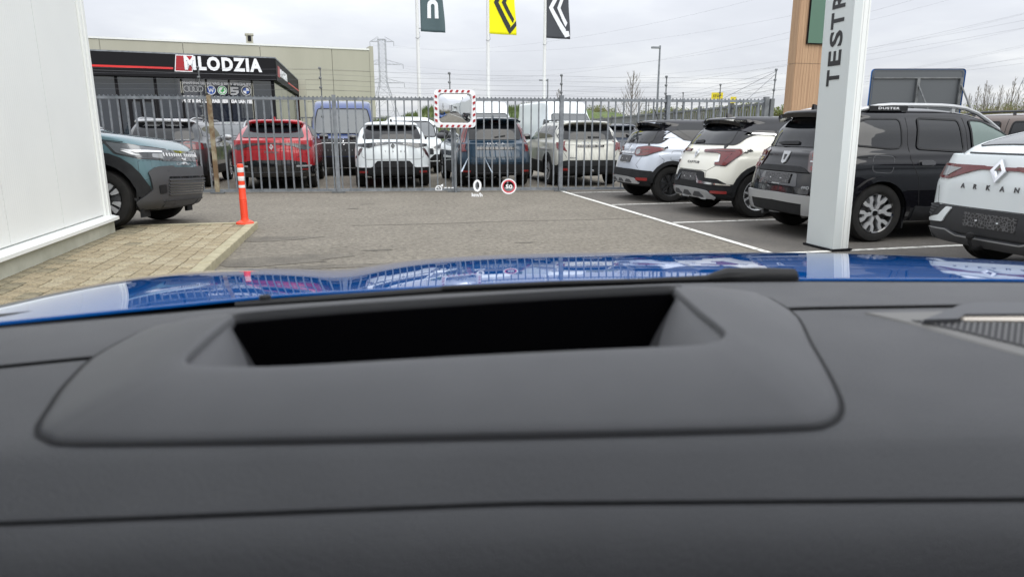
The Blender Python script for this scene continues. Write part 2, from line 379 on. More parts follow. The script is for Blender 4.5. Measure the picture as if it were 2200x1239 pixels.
    def stamp(c, name, m, view, poly, t=.006, r=.02, both=False, cell=None, sgs=None):
        cell = cell or c.cell; os_ = []
        sgs = sgs or ((1, -1) if (both or view in ('side', 'rc', 'fc')) else (1,))
        pp = round_poly(poly, r) if r else list(poly)
        bm = bmesh.new(); bm.faces.new([bm.verts.new((a, b, 0)) for a, b in pp])
        for ax in (0, 1):
            lo = min(p[ax] for p in pp); hi = max(p[ax] for p in pp); k = max(1, int((hi-lo)/cell))
            for i in range(1, k):
                pc = [0, 0, 0]; pc[ax] = lo+(hi-lo)*i/k; no = [0, 0, 0]; no[ax] = 1
                bmesh.ops.bisect_plane(bm, geom=bm.verts[:]+bm.edges[:]+bm.faces[:], plane_co=pc, plane_no=no)
        bm.verts.index_update(); v2 = [(v.co.x, v.co.y) for v in bm.verts]; fs = [tuple(v.index for v in f.verts) for f in bm.faces]
        be = [(e_.verts[0].index, e_.verts[1].index) for e_ in bm.edges if len(e_.link_faces) == 1]; bm.free()
        for sg in sgs:
            mb = MB(); hs = [c.pj(view, a, b, sg) for a, b in v2]; n = len(v2)
            mb.add([h+q*t for h, q in hs]+[h-q*.004 for h, q in hs], fs+[(i, j, n+j, n+i) for i, j in be])
            os_.append(obj(name, mesh(name, mb, m, True, 48), c.root))
        return os_
    def seam(c, view, pts, wd=.007, m=None, name='panel_gap', closed=False, sgs=None, r=0, t=.0015):
        if closed: pts = round_poly(pts, r) if r else list(pts); pts = pts+[pts[0]]
        o = []
        for i in range(len(pts)-1):
            a, b = Vector(pts[i]), Vector(pts[i+1]); k = max(1, int((b-a).length/.05)); o += [a.lerp(b, j/k) for j in range(k)]
        o.append(Vector(pts[-1])); sgs = sgs or ((1, -1) if view in ('side', 'rc', 'fc') else (1,))
        for sg in sgs:
            mb = MB(); vs = []
            for i, p in enumerate(o):
                d = (o[min(i+1, len(o)-1)]-o[max(i-1, 0)]); d = d.normalized() if d.length else Vector((1, 0)); q = Vector((-d.y, d.x))*wd/2
                for s in (q, -q): h, n_ = c.pj(view, (p+s).x, (p+s).y, sg); vs.append(h+n_*t)
            mb.add(vs, [(2*i, 2*i+1, 2*i+3, 2*i+2) for i in range(len(o)-1)]); obj(name, mesh(name, mb, m or M['dark']), c.root)
    def decal(c, name, m, view, m2, sg=1, t=.008):
        fs2 = flat(m2[0], m2[1], lambda a, b, t_: (a, b, t_), 1); vs = []
        for a, b, t_ in fs2.v:
            h, n_ = c.pj(view, a, b, sg); vs.append(h+n_*(t if t_ else 0.0))
        mb = MB(); mb.add(vs, fs2.f); return obj(name, mesh(name, mb, m), c.root)
    def text(c, s, m, view, cx, cz, h, width=None, sg=1, bold=.0, space=1.0, name='lettering'):
        t = text_mesh(s, bold, space); k = (width/text_w(t[0])/h) if width else 1
        fl = -1 if view in ('rear',) else 1
        if view == 'side' and sg > 0: fl = -1
        return c.decal(name, m, view, ([(cx+a*h*k*fl, cz+b*h) for a, b in t[0]], t[1]), sg)
    def logo(c, m, view, cx, cz, h): return c.decal('badge', m, view, sc2(diamond_logo(), h, cx, cz), 1, .015)
    # -- wheels
    def wheel(c, xw, sg, yo, R, rr, style):
        key = (R, rr, style)
        if key not in WC:
            w_ = .21; h_ = w_/2
            tp = [(rr-.02, -h_+.01), (rr, -h_), (R*.9, -h_-.004), (R-.014, -h_+.012), (R-.002, -h_+.035)]
            for gx in (-.045, 0, .045): tp += [(R, gx-.007), (R-.007, gx-.005), (R-.007, gx+.005), (R, gx+.007)]
            tp += [(R-.002, h_-.035), (R-.014, h_-.012), (R*.93, h_+.004), (R*.82, h_+.006), (rr+.012, h_), (rr, h_-.006), (rr-.012, h_-.02), (rr-.016, -.02)]
            tm = mesh('wheel', MB().lathe(tp, 48, 'Y'), M['rubber'], True, 30)
            f = lambda a, b, t: (a, t, b)
            back = mesh('brake_disc', MB().lathe([(.0001, .012), (.15, .012), (.15, .0), (rr-.02, -.01)], 32, 'Y'), [M['disc']], True)
            rb = MB(); dk = MB(); (dk if style in ('y6', 'b5') else rb).lathe([(rr-.03, .03), (rr-.012, h_-.022), (rr-.001, h_-.004), (rr-.004, h_+.001), (rr-.018, h_-.012), (rr-.032, .03)], 40, 'Y')
            sp = {'y6': (6, [[(.05, -.020), (.115, -.024), (.155, -.060), (rr-.012, -.082), (rr-.005, -.036), (.172, -.020), (.150, 0), (.172, .020), (rr-.005, .036), (rr-.012, .082), (.155, .060), (.115, .024), (.05, .020)]]),
                  'v10': (5, [[(.035, -.03), (.1, -.034), (rr-.012, -.085), (rr-.008, -.058), (.12, -.012), (.05, -.004)], [(.035, .03), (.05, .004), (.12, .012), (rr-.008, .058), (rr-.012, .085), (.1, .034)]]),
                  'd7': (7, [[(.03, -.018), (rr-.01, -.022), (rr-.008, .022), (.03, .018)]]),
                  'b5': (5, [[(.03, -.026), (rr*.55, -.03), (rr-.01, -.05), (rr-.008, .05), (rr*.55, .03), (.03, .026)]]),
                  's5': (5, [[(.03, -.03), (rr-.01, -.034), (rr-.008, .034), (.03, .03)]])}[style]
            for k in range(sp[0]):
                q = 2*pi*k/sp[0]+.3; R_ = lambda p: (p[0]*cos(q)-p[1]*sin(q), p[0]*sin(q)+p[1]*cos(q))
                for pl in sp[1]: (rb if style not in ('b5',) else dk).prism([R_(p) for p in pl], lambda a, b, t: (a, t-.02*(1-min(1, sqrt(a*a+b*b)/rr)), b), h_-.045, h_-.012)
                if style == 'b5':
                    for s_ in (-1, 1): rb.prism([R_((rr*.5, s_*.012)), R_((rr*.52, s_*.045)), R_((rr*.82, s_*.085)), R_((rr-.014, s_*.07)), R_((rr-.012, s_*.02))][::s_], f, h_-.02, h_-.009)
            dk.lathe([(.0001, h_-.015), (.032, h_-.018), (.036, h_-.04), (.036, 0)], 16, 'Y')
            rb.lathe([(.034, h_-.03), (.05, h_-.034), (.05, h_-.04)], 20, 'Y')
            dk.lathe([(rr-.02, .025), (rr-.022, -.04), (.0001, -.045)], 32, 'Y')
            rm = M['alloy_dark'] if style == 'd7' else M['alloy']
            WC[key] = (tm, mesh('rim', rb, rm, True, 30), mesh('rim_backing', dk, M['gloss_black'] if style != 'd7' else M['alloy_dark'], True, 30), back)
        t, r_, d_, b_ = WC[key]
        o = obj('wheel', t, c.root, (xw, sg*(yo-.105), R)); o.rotation_euler = (0, RD(random.uniform(0, 60)), 0 if sg > 0 else pi)
        obj('rim', r_, o); obj('hub', d_, o); obj('brake_disc', b_, o)
    # -- extras
    def arches(c, wheels, R, r0=.03, r1=.1, m=None, t=.022):
        for xw in wheels:
            a0, a1 = -.18, pi+.18; n = 14
            o = [(xw+(R+r1)*cos(a0+(a1-a0)*i/n), R+(R+r1)*sin(a0+(a1-a0)*i/n)) for i in range(n+1)]
            i_ = [(xw+(R+r0)*cos(a1-(a1-a0)*i/n), R+(R+r0)*sin(a1-(a1-a0)*i/n)) for i in range(n+1)]
            for poly in (o[:8]+i_[7:], o[7:]+i_[:8]): c.stamp('wheel_arch_trim', m or M['plastic'], 'side', poly, t, 0, cell=.12)
    def mirrors(c, x, z, m, big=1.0):
        for sg in (1, -1):
            h, _ = c.pj('side', x, z, sg); mb = MB(); o = Vector((x, h.y+sg*.12*big, z+.06*big)); n = 10
            prof = [(0.0001, -.12), (.05, -.115), (.085, -.07), (.095, 0), (.085, .07), (.06, .115), (.0001, .125)]
            mb.lathe([(r*big, q*big) for r, q in prof], 14, 'Y'); mb.v = [(o.x+a*.75, o.y+b, o.z+d*.8) for a, b, d in mb.v]
            mb.beam((x, h.y-.02*sg, z-.01), (x, o.y, z+.02), .05, .03); part('door_mirror', mb, m, c.root, True, 40)
    def rails(c, x0, x1, y, m, h=.05, r=.016, feet=3):
        for sg in (1, -1):
            pts = []; n = 12
            for i in range(n+1):
                t = i/n; x = x0+(x1-x0)*t; hz, _ = c.pj('top', x, y, sg); pts.append((x, hz.y, hz.z+h*min(1, 5*t, 5*(1-t))-.004))
            mb = MB(); mb.tube(pts, r, 8)
            for i in range(1, feet): p = pts[int(n*i/feet)]; mb.beam((p[0], p[1], p[2]-h-.01), p, .05, .02, (0, 1, 0))
            part('roof_rail', mb, m, c.root, True)
    def fin(c, x, m):
        h, _ = c.pj('top', x, 0); mb = MB(); f = lambda a, b, t: (x+a, t*(1-b*7), h.z-.01+b)
        mb.prism([(0, 0), (.17, 0), (.12, .02), (.03, .07), (0, .075)], f, -.03, .03); part('antenna', mb, m, c.root)
    def spoiler(c, y, z, x0, m, t=.05, d=.14, name='spoiler'):
        """a lip that overhangs the rear window"""
        mb = MB(); n = 12; vs = []
        for i in range(n+1):
            q = -1+2*i/n; yy = y*q; xx = x0+.13*abs(q)**3.5; zz = z-.03*q*q-.03*q**8
            vs += [(xx, yy, zz), (xx+.015, yy*.98, zz-t), (xx+d, yy*.96, zz-t*.8), (xx+d+.12, yy*.9, zz+.022)]
        fs = []
        for i in range(n):
            for k in range(4): fs.append((i*4+k, i*4+(k+1) % 4, i*4+4+(k+1) % 4, i*4+4+k))
        fs += [(0, 1, 2, 3), (n*4, n*4+3, n*4+2, n*4+1)]; mb.add(vs, fs); part(name, mb, m, c.root, True, 30)
    def plate(c, y0, y1, z0, z1, view='rear', txt=True):
        c.stamp('number_plate', M['plate'], view, [(y0, z0), (y1, z0), (y1, z1), (y0, z1)], .02, .008, cell=.2)
        if txt:
            c.text('BILZEN MOTORS', M['text_w'], view, (y0+y1)/2, z0-.012, .016, bold=.02).name = 'dealer_print'
            for q in (-.1, .12):
                h, _ = c.pj(view, (y0+y1)/2+q, (z0+z1)/2); part('screw', MB().box(h.x-.032, h.x-.02, h.y-.006, h.y+.006, h.z-.006, h.z+.006), M['text_w'], c.root)
WC = {}
def under(c, x0, x1, z0=.2, z1=.3, w=.5): part('underbody', MB().box(x0+.65, x1-.3, -w, w, z0, z1), M['dark'], c.root)
RR = lambda y0, y1, z0, z1: [(y0, z0), (y1, z0), (y1, z1), (y0, z1)]
# ------------------------------------------------------------------ the cars, one by one
M['lamphouse'] = mat('lamp_housing', (.10, .11, .12), .15, .3, coat=1); M['guard'] = mat('guard_plastic', (.055, .056, .06), .55)
GL, GB, PL = M['glass'], M['gloss_black'], M['plastic']
def mirror_poly(p): return [(-a, b) for a, b in reversed(p)]
def sym(half): return half+[(-a, b) for a, b in reversed(half)]
def rear_pair(c, name, m, poly, **k): return c.stamp(name, m, 'rear', poly, both=True, **k)

def captur_old():
    L, W, Hh = 4.12, .875, 1.56
    c = Car('parked_car', 'pale silver car with black roof and black wheels, parked nearest the gate', 'car', 5.10, 12.92, 0,
            K(L, W, Hh, 1.0, 1.09, .20, .52, .40, 1.12, 1.75, .58, .47, tg=.10, tz=.88, cr=.5), L, W, P['silver'], P['black'], PL, cz=.50, rz=1.50,
            group='cars parked in the bays on the right', wheels=(.66, 3.27), tyre=.345, rim='d7', rimr=.225)
    # black greenhouse with the C-pillar kick of the body colour
    c.stamp('greenhouse', P['black'], 'side', [(.36, 1.33), (.60, 1.36), (.92, 1.17), (1.5, 1.09), (2.95, 1.05), (2.30, 1.44), (1.7, 1.53), (.50, 1.53)], .015, .03, cell=.022)
    c.stamp('side_window', GL, 'side', [(.80, 1.36), (1.14, 1.14), (1.52, 1.11), (1.60, 1.46), (.86, 1.46)], .019, .03)
    c.stamp('side_window', GL, 'side', [(1.64, 1.11), (2.62, 1.08), (2.05, 1.45), (1.70, 1.46)], .019, .04)
    c.stamp('tailgate_surround', P['black'], 'rear', sym([(.76, 1.10), (.74, 1.30), (.62, 1.47)]), .010, .05)
    c.stamp('rear_window', GL, 'rear', sym([(.64, 1.12), (.60, 1.28), (.52, 1.42)]), .016, .06)
    c.spoiler(.58, 1.50, .36, P['black'], .05, .10)
    c.stamp('brake_light', M['lampdark'], 'rear', RR(-.11, .11, 1.483, 1.505), .012, .005)
    c.stamp('tail_lamp', M['lampred'], 'rc', [(-.30, .93), (-.25, .87), (.0, .885), (.31, .985), (.29, 1.02), (.0, 1.05), (-.26, 1.02)], .016, .05)
    c.stamp('tail_lamp_rim', M['gloss_black'], 'rc', [(-.32, .92), (-.26, .855), (.01, .87), (.34, .985), (.31, 1.035), (.0, 1.065), (-.28, 1.035)], .011, .05)
    c.stamp('reversing_light', M['lampclear'], 'rc', [(-.275, .945), (-.24, .89), (-.15, .905), (-.14, 1.0), (-.24, 1.0)], .021, .03)
    c.seam('rc', [(-.12, .915), (.02, .92), (.10, .96), (.04, .995), (-.1, .985)], .012, M['lampdark'], 'lamp_pattern', True, t=.018)
    c.stamp('plate_surround', M['chrome'], 'rear', sym([(.33, .90), (.30, .945)]), .03, .012)
    c.stamp('plate_recess', P['silver'], 'rear', sym([(.34, .74), (.31, .90)]), .004, .02)
    c.plate(-.26, .26, .745, .87)
    c.text('CAPTUR', M['text_d'], 'rear', 0, .915, .04, .42, name='model_name'); c.logo(M['chrome'], 'rear', 0, 1.02, .12)
    c.stamp('bumper_top', PL, 'rear', sym([(.80, .47), (.80, .60), (.45, .62)]), .022, .03)
    c.stamp('bumper_top', PL, 'rc', [(-.35, .38), (.17, .40), (.17, .60), (-.35, .60)], .018, .04)
    c.stamp('skid_plate', M['silver'], 'rear', sym([(.66, .36), (.54, .46), (.3, .475)]), .036, .04)
    for y in (-.34, 0, .34): c.stamp('skid_recess', M['plastic_grey'], 'rear', [(y-.13, .375), (y+.13, .375), (y+.07, .43), (y-.07, .43)], .042, .02)
    c.stamp('rear_reflector', M['reflector'], 'rc', RR(-.16, .08, .42, .47), .03, .015)
    c.seam('side', [(.42, .62), (.50, .80), (.40, .88)]); c.seam('rear', [(-.62, .62), (-.5, .70), (-.60, .88)]); c.seam('rear', [(.62, .62), (.5, .70), (.60, .88)])
    c.seam('side', [(.62, .80), (.82, .80), (.86, .97), (.66, .97)], .006, None, 'fuel_flap', True, sgs=(-1,), r=.04)
    c.seam('side', [(1.42, 1.13), (1.08, .98), (1.05, .70)]); c.seam('side', [(1.62, 1.1), (1.6, .42)]); c.seam('side', [(2.62, 1.08), (2.55, .42)])
    c.stamp('door_handle', P['silver'], 'side', RR(1.15, 1.35, .93, .965), .03, .015); c.stamp('door_handle', P['silver'], 'side', RR(2.05, 2.25, .91, .945), .03, .015)
    c.stamp('rear_wiper', M['plastic'], 'rear', [(-.02, 1.13), (.18, 1.125), (.2, 1.15), (-.01, 1.17)], .03, .015)
    c.arches((.66, 3.27), .345); c.mirrors(2.7, 1.08, P['black']); 
    h, _ = c.pj('top', .72, 0); part('antenna', MB().tube([h, h+Vector((-.12, 0, .26))], .006, 6), M['plastic'], c.root)
    under(c, .3, 3.9)
def captur_new():
    L, W, Hh = 4.23, .90, 1.575
    c = Car('parked_car', 'cream car with black roof parked between the silver car and the black car', 'car', 5.28, 10.42, 0,
            K(L, W, Hh, 1.01, 1.10, .21, .56, .42, 1.1, 1.8, .60, .50, tg=.10, tz=.90, cr=.48), L, W, P['cream'], P['black'], PL, cz=.52, rz=1.515,
            group='cars parked in the bays on the right', wheels=(.75, 3.39), tyre=.365, rim='v10', rimr=.245)
    c.stamp('greenhouse', P['black'], 'side', [(.38, 1.34), (.50, 1.34), (.66, 1.30), (1.0, 1.29), (1.42, 1.13), (3.0, 1.07), (2.35, 1.46), (1.7, 1.545), (.52, 1.545)], .015, .03, cell=.022)
    c.stamp('side_window', GL, 'side', [(1.02, 1.33), (1.44, 1.16), (1.60, 1.15), (1.66, 1.47), (1.25, 1.45)], .019, .03)
    c.stamp('side_window', GL, 'side', [(1.70, 1.15), (2.70, 1.11), (2.12, 1.46), (1.76, 1.47)], .019, .04)
    c.stamp('window_trim', M['chrome'], 'side', [(.64, 1.285), (1.0, 1.275), (1.40, 1.115), (1.42, 1.13), (1.02, 1.295), (.66, 1.305)], .02, 0)
    c.stamp('tailgate_surround', P['black'], 'rear', sym([(.74, 1.12), (.76, 1.30), (.64, 1.48)]), .010, .05)
    c.stamp('rear_window', GL, 'rear', sym([(.66, 1.13), (.62, 1.30), (.54, 1.43)]), .016, .06)
    c.spoiler(.60, 1.515, .38, P['black'], .055, .10)
    # C-shaped lamps that reach into the tailgate
    c.stamp('tail_lamp', M['lampred'], 'rc', [(-.36, 1.015), (-.10, 1.01), (-.03, .99), (-.03, .865), (-.11, .855), (-.11, .825), (.06, .815), (.28, 1.0), (.25, 1.055), (-.05, 1.055), (-.36, 1.04)], .018, .02)
    c.stamp('tail_lamp_rim', M['lampdark'], 'rc', [(-.38, 1.008), (-.10, 1.0), (-.045, .985), (-.045, .87), (-.12, .865), (-.12, .812), (.07, .803), (.30, 1.0), (.26, 1.067), (-.05, 1.067), (-.38, 1.047)], .011, .02)
    c.stamp('reversing_light', M['drl'], 'rc', [(-.12, .86), (-.045, .865), (-.045, .975), (-.062, .975), (-.066, .885), (-.12, .88)], .022, .008)
    c.seam('rc', [(.02, .87), (.14, 1.0)], .008, M['lampdark'], 'lamp_pattern', t=.02); c.seam('rc', [(-.30, 1.028), (.18, 1.03)], .006, M['lampdark'], 'lamp_pattern', t=.02)
    c.text('CAPTUR', M['text_d'], 'rear', 0, .845, .038, .40, name='model_name', space=1.2); c.logo(M['chrome'], 'rear', 0, .985, .16)
    c.stamp('bumper_insert', PL, 'rear', sym([(.52, .50), (.44, .70), (.36, .715)]), .012, .03); c.plate(-.26, .26, .555, .675)
    c.stamp('bumper_top', PL, 'rear', sym([(.82, .42), (.80, .535), (.50, .55)]), .022, .03)
    c.stamp('bumper_top', PL, 'rc', [(-.35, .38), (.19, .40), (.19, .53), (-.35, .53)], .018, .04)
    c.stamp('bumper_grille', M['plastic'], 'rc', [(-.42, .62), (-.38, .535), (.12, .535), (-.05, .61)], .014, .02)
    c.stamp('chrome_corner', M['chrome'], 'rc', [(-.44, .64), (-.415, .64), (-.37, .565), (.16, .53), (.16, .515), (-.39, .525)], .034, .006)
    c.stamp('skid_plate', M['silver'], 'rear', sym([(.70, .31), (.56, .43), (.3, .445)]), .04, .04)
    for y in (-.34, 0, .34): c.stamp('skid_recess', M['plastic_grey'], 'rear', [(y-.14, .335), (y+.14, .335), (y+.07, .40), (y-.07, .40)], .046, .02)
    c.stamp('rear_reflector', M['reflector'], 'rc', RR(-.14, .12, .39, .43), .03, .015)
    c.seam('rear', [(-.5, .52), (-.47, .72), (-.62, .8), (-.66, 1.0)]); c.seam('rear', [(.5, .52), (.47, .72), (.62, .8), (.66, 1.0)]); c.seam('rear', sym([(.46, .725)]), .008)
    c.seam('side', [(.78, .82), (1.02, .82), (1.06, 1.02), (.80, 1.02)], .006, None, 'fuel_flap', True, sgs=(-1,), r=.05)
    c.seam('side', [(1.40, 1.14), (1.18, .98), (1.14, .70)]); c.seam('side', [(1.68, 1.1), (1.66, .42)]); c.seam('side', [(2.70, 1.08), (2.62, .42)])
    c.stamp('door_handle', P['cream'], 'side', RR(1.25, 1.45, .95, .985), .03, .015)
    c.stamp('rear_wiper', M['plastic'], 'rear', [(-.04, 1.145), (.24, 1.135), (.27, 1.165), (0, 1.19)], .03, .015)
    c.arches((.75, 3.39), .365); c.mirrors(2.78, 1.1, P['black']); c.fin(.62, P['black']); under(c, .3, 4.0)
    part('exhaust', MB().tube([(.06, .38, .29), (.3, .38, .29)], .03, 12), M['chrome'], c.root, True)
def duster_black():
    L, W, Hh = 4.34, .905, 1.63
    c = Car('parked_car', 'black off-road car with silver roof rails and grey rear guard, parked behind the white pylon', 'car', 5.28, 7.98, 0,
            K(L, W, Hh, 1.06, 1.13, .22, .46, .30, 1.15, 1.85, .62, .55, tg=.10, tz=.94, cr=.42), L, W, P['black'], P['black'], PL, cz=.44, rz=9,
            group='cars parked in the bays on the right', wheels=(.84, 3.51), tyre=.36, rim='y6', rimr=.245)
    c.stamp('rear_window', GL, 'rear', sym([(.69, 1.14), (.66, 1.32), (.58, 1.47)]), .008, .06)
    c.spoiler(.63, 1.57, .25, P['black'], .055, .12)
    gs = [(.50, 1.17), (.98, 1.13), (1.13, 1.14), (1.16, 1.48), (.70, 1.48), (.55, 1.42)]
    c.stamp('side_window', GL, 'side', gs, .006, .06)
    c.seam('side', gs, .018, PL, 'window_seal', True, r=.06, t=.012)
    g2 = [(1.34, 1.13), (2.02, 1.09), (2.0, 1.47), (1.42, 1.49)]; c.stamp('side_window', GL, 'side', g2, .006, .05); c.seam('side', g2, .022, PL, 'window_seal', True, r=.05, t=.012)
    g3 = [(2.16, 1.09), (3.05, 1.06), (2.78, 1.26), (2.35, 1.46), (2.16, 1.47)]; c.stamp('side_window', M['glass_tint'], 'side', g3, .006, .05); c.seam('side', g3, .022, PL, 'window_seal', True, r=.05, t=.012)
    c.stamp('windscreen', M['glass_pale'], 'front', sym([(.70, 1.15), (.60, 1.47)]), .006, .06)
    for d in ((1.24, 1.50, 1.22, .95, 1.36, .42), ):
        c.seam('side', [(1.26, 1.50), (1.22, 1.2), (1.24, 1.0), (1.36, .78), (1.42, .45)]); c.seam('side', [(2.09, 1.50), (2.09, .42)]); c.seam('side', [(3.1, 1.05), (3.06, .42)])
    c.stamp('door_handle', GB, 'side', RR(1.36, 1.56, .935, .975), .035, .018); c.seam('side', [(1.35, .92), (1.56, .92), (1.57, .99), (1.35, .99)], .006, M['plastic_grey'], 'handle_recess', True, r=.03)
    c.stamp('door_handle', GB, 'side', RR(2.2, 2.4, .92, .96), .035, .018)
    c.seam('side', [(.70, .86), (.98, .84), (1.02, 1.04), (.72, 1.06)], .007, M['plastic_grey'], 'fuel_flap', True, sgs=(-1,), r=.06)
    c.stamp('tail_lamp', M['lampdark'], 'rc', [(-.20, .84), (.16, .84), (.16, 1.10), (-.05, 1.13), (-.22, 1.08)], .012, .04)
    for z0 in (.86, .94, 1.02): c.stamp('lamp_segment', M['lampred'], 'rc', RR(-.17, .12, z0, z0+.055), .02, .02)
    c.stamp('reversing_light', M['lampclear'], 'rc', RR(-.18, .0, .955, .975), .024, .006)
    c.stamp('name_strip', M['plastic'], 'rear', sym([(.56, .83), (.42, .895), (.3, .90)]), .025, .02); c.text('DUSTER', M['text_d'], 'rear', 0, .868, .042, .5, name='model_name', space=1.1)
    c.decal('badge', M['silver'], 'rear', poly2([(-.075, 1.075), (-.045, .945), (0, .925), (.045, .945), (.075, 1.075)]), 1, .016)
    c.decal('badge_mark', M['text_b'], 'rear', poly2([(-.025, 1.045), (-.012, .97), (.012, .97), (.025, 1.045)]), 1, .018)
    c.stamp('plate_recess', GB, 'rear', sym([(.42, .66), (.36, .82)]), .004, .03); c.plate(-.27, .27, .69, .81)
    c.text('4WD', M['text_s'], 'rear', -.56, .655, .035, name='lettering')
    c.stamp('lower_panel', GB, 'rear', sym([(.62, .575), (.62, .645)]), .006, .02)
    c.stamp('rear_guard', M['silver'], 'rear', sym([(.82, .30), (.70, .33), (.52, .44), (.50, .56), (.70, .56), (.83, .50)]), .03, .03) if False else None
    for s in (1, -1):
        pl = [(.84, .28), (.86, .48), (.74, .56), (0, .57), (0, .47), (.55, .46), (.63, .44), (.72, .29)]
        c.stamp('rear_guard', M['silver'], 'rear', [(s*a, b) for a, b in pl][::s], .034, .015)
    c.stamp('rear_guard_corner', M['silver'], 'rc', [(-.22, .28), (-.02, .27), (-.06, .50), (-.22, .54)], .03, .02)
    c.stamp('lower_bumper', PL, 'rear', sym([(.64, .27), (.58, .46)]), .022, .03)
    c.stamp('rear_wiper', M['plastic'], 'rear', [(-.12, 1.16), (.28, 1.155), (.36, 1.18), (.2, 1.20), (-.1, 1.205)], .03, .02)
    c.arches((.84, 3.51), .36, .03, .085, P['black'], .03); c.rails(.55, 2.75, .60, M['silver'], .075, .026)
    mb = MB(); h, _ = c.pj('top', 1.0, -.60); mb.box(.78, 1.32, h.y-.034, h.y+.014, h.z+.0, h.z+.062); part('rail_foot', mb, PL, c.root)
    tm = text_mesh('DUSTER', .02, 1.15); k = .30/text_w(tm[0])
    part('rail_print', flat([(a*k, b*.028) for a, b in tm[0]], tm[1], lambda a, b, t: (1.05+a, h.y-.0345-t, h.z+.032+b), .002), M['text_w'], c.root)
    c.mirrors(2.95, 1.12, P['black'], 1.1); c.fin(.45, P['black']); under(c, .3, 4.0); duster_black.root = c.root
    c.stamp('sill_cladding', PL, 'side', [(1.32, .27), (3.0, .27), (2.98, .40), (2.6, .38), (1.36, .44)], .02, .02)
    part('mud_flap', MB().box(1.22, 1.24, -.88, -.66, .17, .42), PL, c.root)
    part('exhaust', MB().tube([(.12, .42, .26), (.5, .42, .26)], .03, 12), M['plastic_grey'], c.root, True)
def arkana():
    L, W, Hh = 4.57, .91, 1.57
    c = Car('parked_car', 'white car with a full-width red light bar at the right edge', 'car', 5.56, 5.06, 0,
            K(L, W, Hh, 1.0, 1.19, .34, 1.60, 1.45, 1.1, 1.95, .58, .50, tg=.03, tz=.93, cr=.42, lip=(1.12, .08), nar=.07), L, W, P['white'], P['white'], M['bumper_grey'], cz=.46, rz=9,
            group='cars parked in the bays on the right', wheels=(.96, 3.68), tyre=.36, rim='y6', rimr=.235)
    c.stamp('rear_window', M['glass_pale'], 'top', [(.40, -.60), (1.50, -.42), (1.50, .42), (.40, .60)], .008, .06)
    c.seam('top', [(.40, -.60), (1.50, -.42), (1.50, .42), (.40, .60)], .014, PL, 'window_seal', True, r=.06, t=.010)
    c.stamp('side_window', GL, 'side', [(1.35, 1.22), (2.3, 1.14), (3.1, 1.10), (2.6, 1.40), (2.0, 1.46), (1.8, 1.42)], .008, .04)
    c.stamp('light_bar', M['lampred'], 'rear', sym([(.66, .992), (.66, 1.022)]), .014, .006)
    c.stamp('tail_lamp', M['lampred'], 'rc', [(-.50, 1.0), (-.42, .975), (-.28, .915), (-.20, .885), (-.02, .89), (.08, .93), (.0, 1.025), (-.50, 1.028)], .014, .02)
    c.stamp('reversing_light', M['lampclear'], 'rc', [(-.31, .995), (-.18, .915), (-.10, .91), (-.08, 1.005)], .02, .012)
    c.stamp('light_bar', M['lampdark'], 'rear', [(-.78, .95), (-.52, .99), (-.52, 1.03), (-.78, 1.03)], .010, .008); c.stamp('light_bar', M['lampdark'], 'rear', [(.78, .95), (.52, .99), (.52, 1.03), (.78, 1.03)], .010, .008)
    c.logo(M['chrome'], 'rear', 0, .985, .21); c.decal('badge_fill', M['chrome'], 'rear', ring2([(0, 1.09), (.078, .985), (0, .88), (-.078, .985)], [(0, 1.045), (.04, .985), (0, .925), (-.04, .985)]), 1, .03)
    for i, ch in enumerate('ARKANA'): c.text(ch, M['text_d'], 'rear', .35-.14*i, .835, .045, name='model_letter')
    c.stamp('bumper_insert', M['bumper_grey'], 'rear', sym([(.80, .40), (.80, .53), (.60, .635)]), .014, .03); c.plate(-.28, .26, .47, .595)
    c.text('INFO', M['text_w'], 'rear', .235, .458, .013, bold=.02, name='dealer_print')
    c.stamp('bumper_corner', M['bumper_grey'], 'rc', [(-.34, .36), (.36, .38), (.30, .58), (-.10, .64), (-.34, .60)], .012, .02)
    c.stamp('bumper_blade', P['white'], 'rc', [(-.33, .62), (-.27, .625), (-.20, .53), (-.02, .485), (-.02, .455), (-.26, .475)], .026, .015)
    for i in range(4): c.stamp('vent_rib', M['plastic_grey'], 'rc', RR(-.17+.03*i, .08, .605-.028*i, .616-.028*i), .022, .003)
    c.stamp('skid_plate', M['plastic_grey'], 'rear', sym([(.70, .30), (.74, .405), (.46, .415), (.32, .375)]), .03, .03)
    c.seam('rear', sym([(.72, .31), (.745, .40), (.46, .41), (.33, .37)]), .012, M['silver'], 'skid_edge', t=.034)
    part('tow_ball', MB().lathe([(.0001, .335), (.016, .335), (.016, .36), (.03, .37), (.036, .39), (.03, .415), (.0001, .425)], 16, 'Z', (-.07, .10, 0)).tube([(-.07, .10, .34), (-.03, .10, .27), (.2, .10, .27)], .016, 8), M['dark'], c.root, True)
    c.seam('rear', [(.66, .62), (.70, .80), (.70, .88)]); c.seam('rear', sym([(.70, .64)]), .006)
    c.stamp('window_ledge', M['bumper_grey'], 'rear', sym([(.60, 1.125), (.60, 1.135)]), .01, 0)
    c.arches((.96, 3.68), .36); c.mirrors(3.0, 1.12, P['white']); under(c, .3, 4.2)
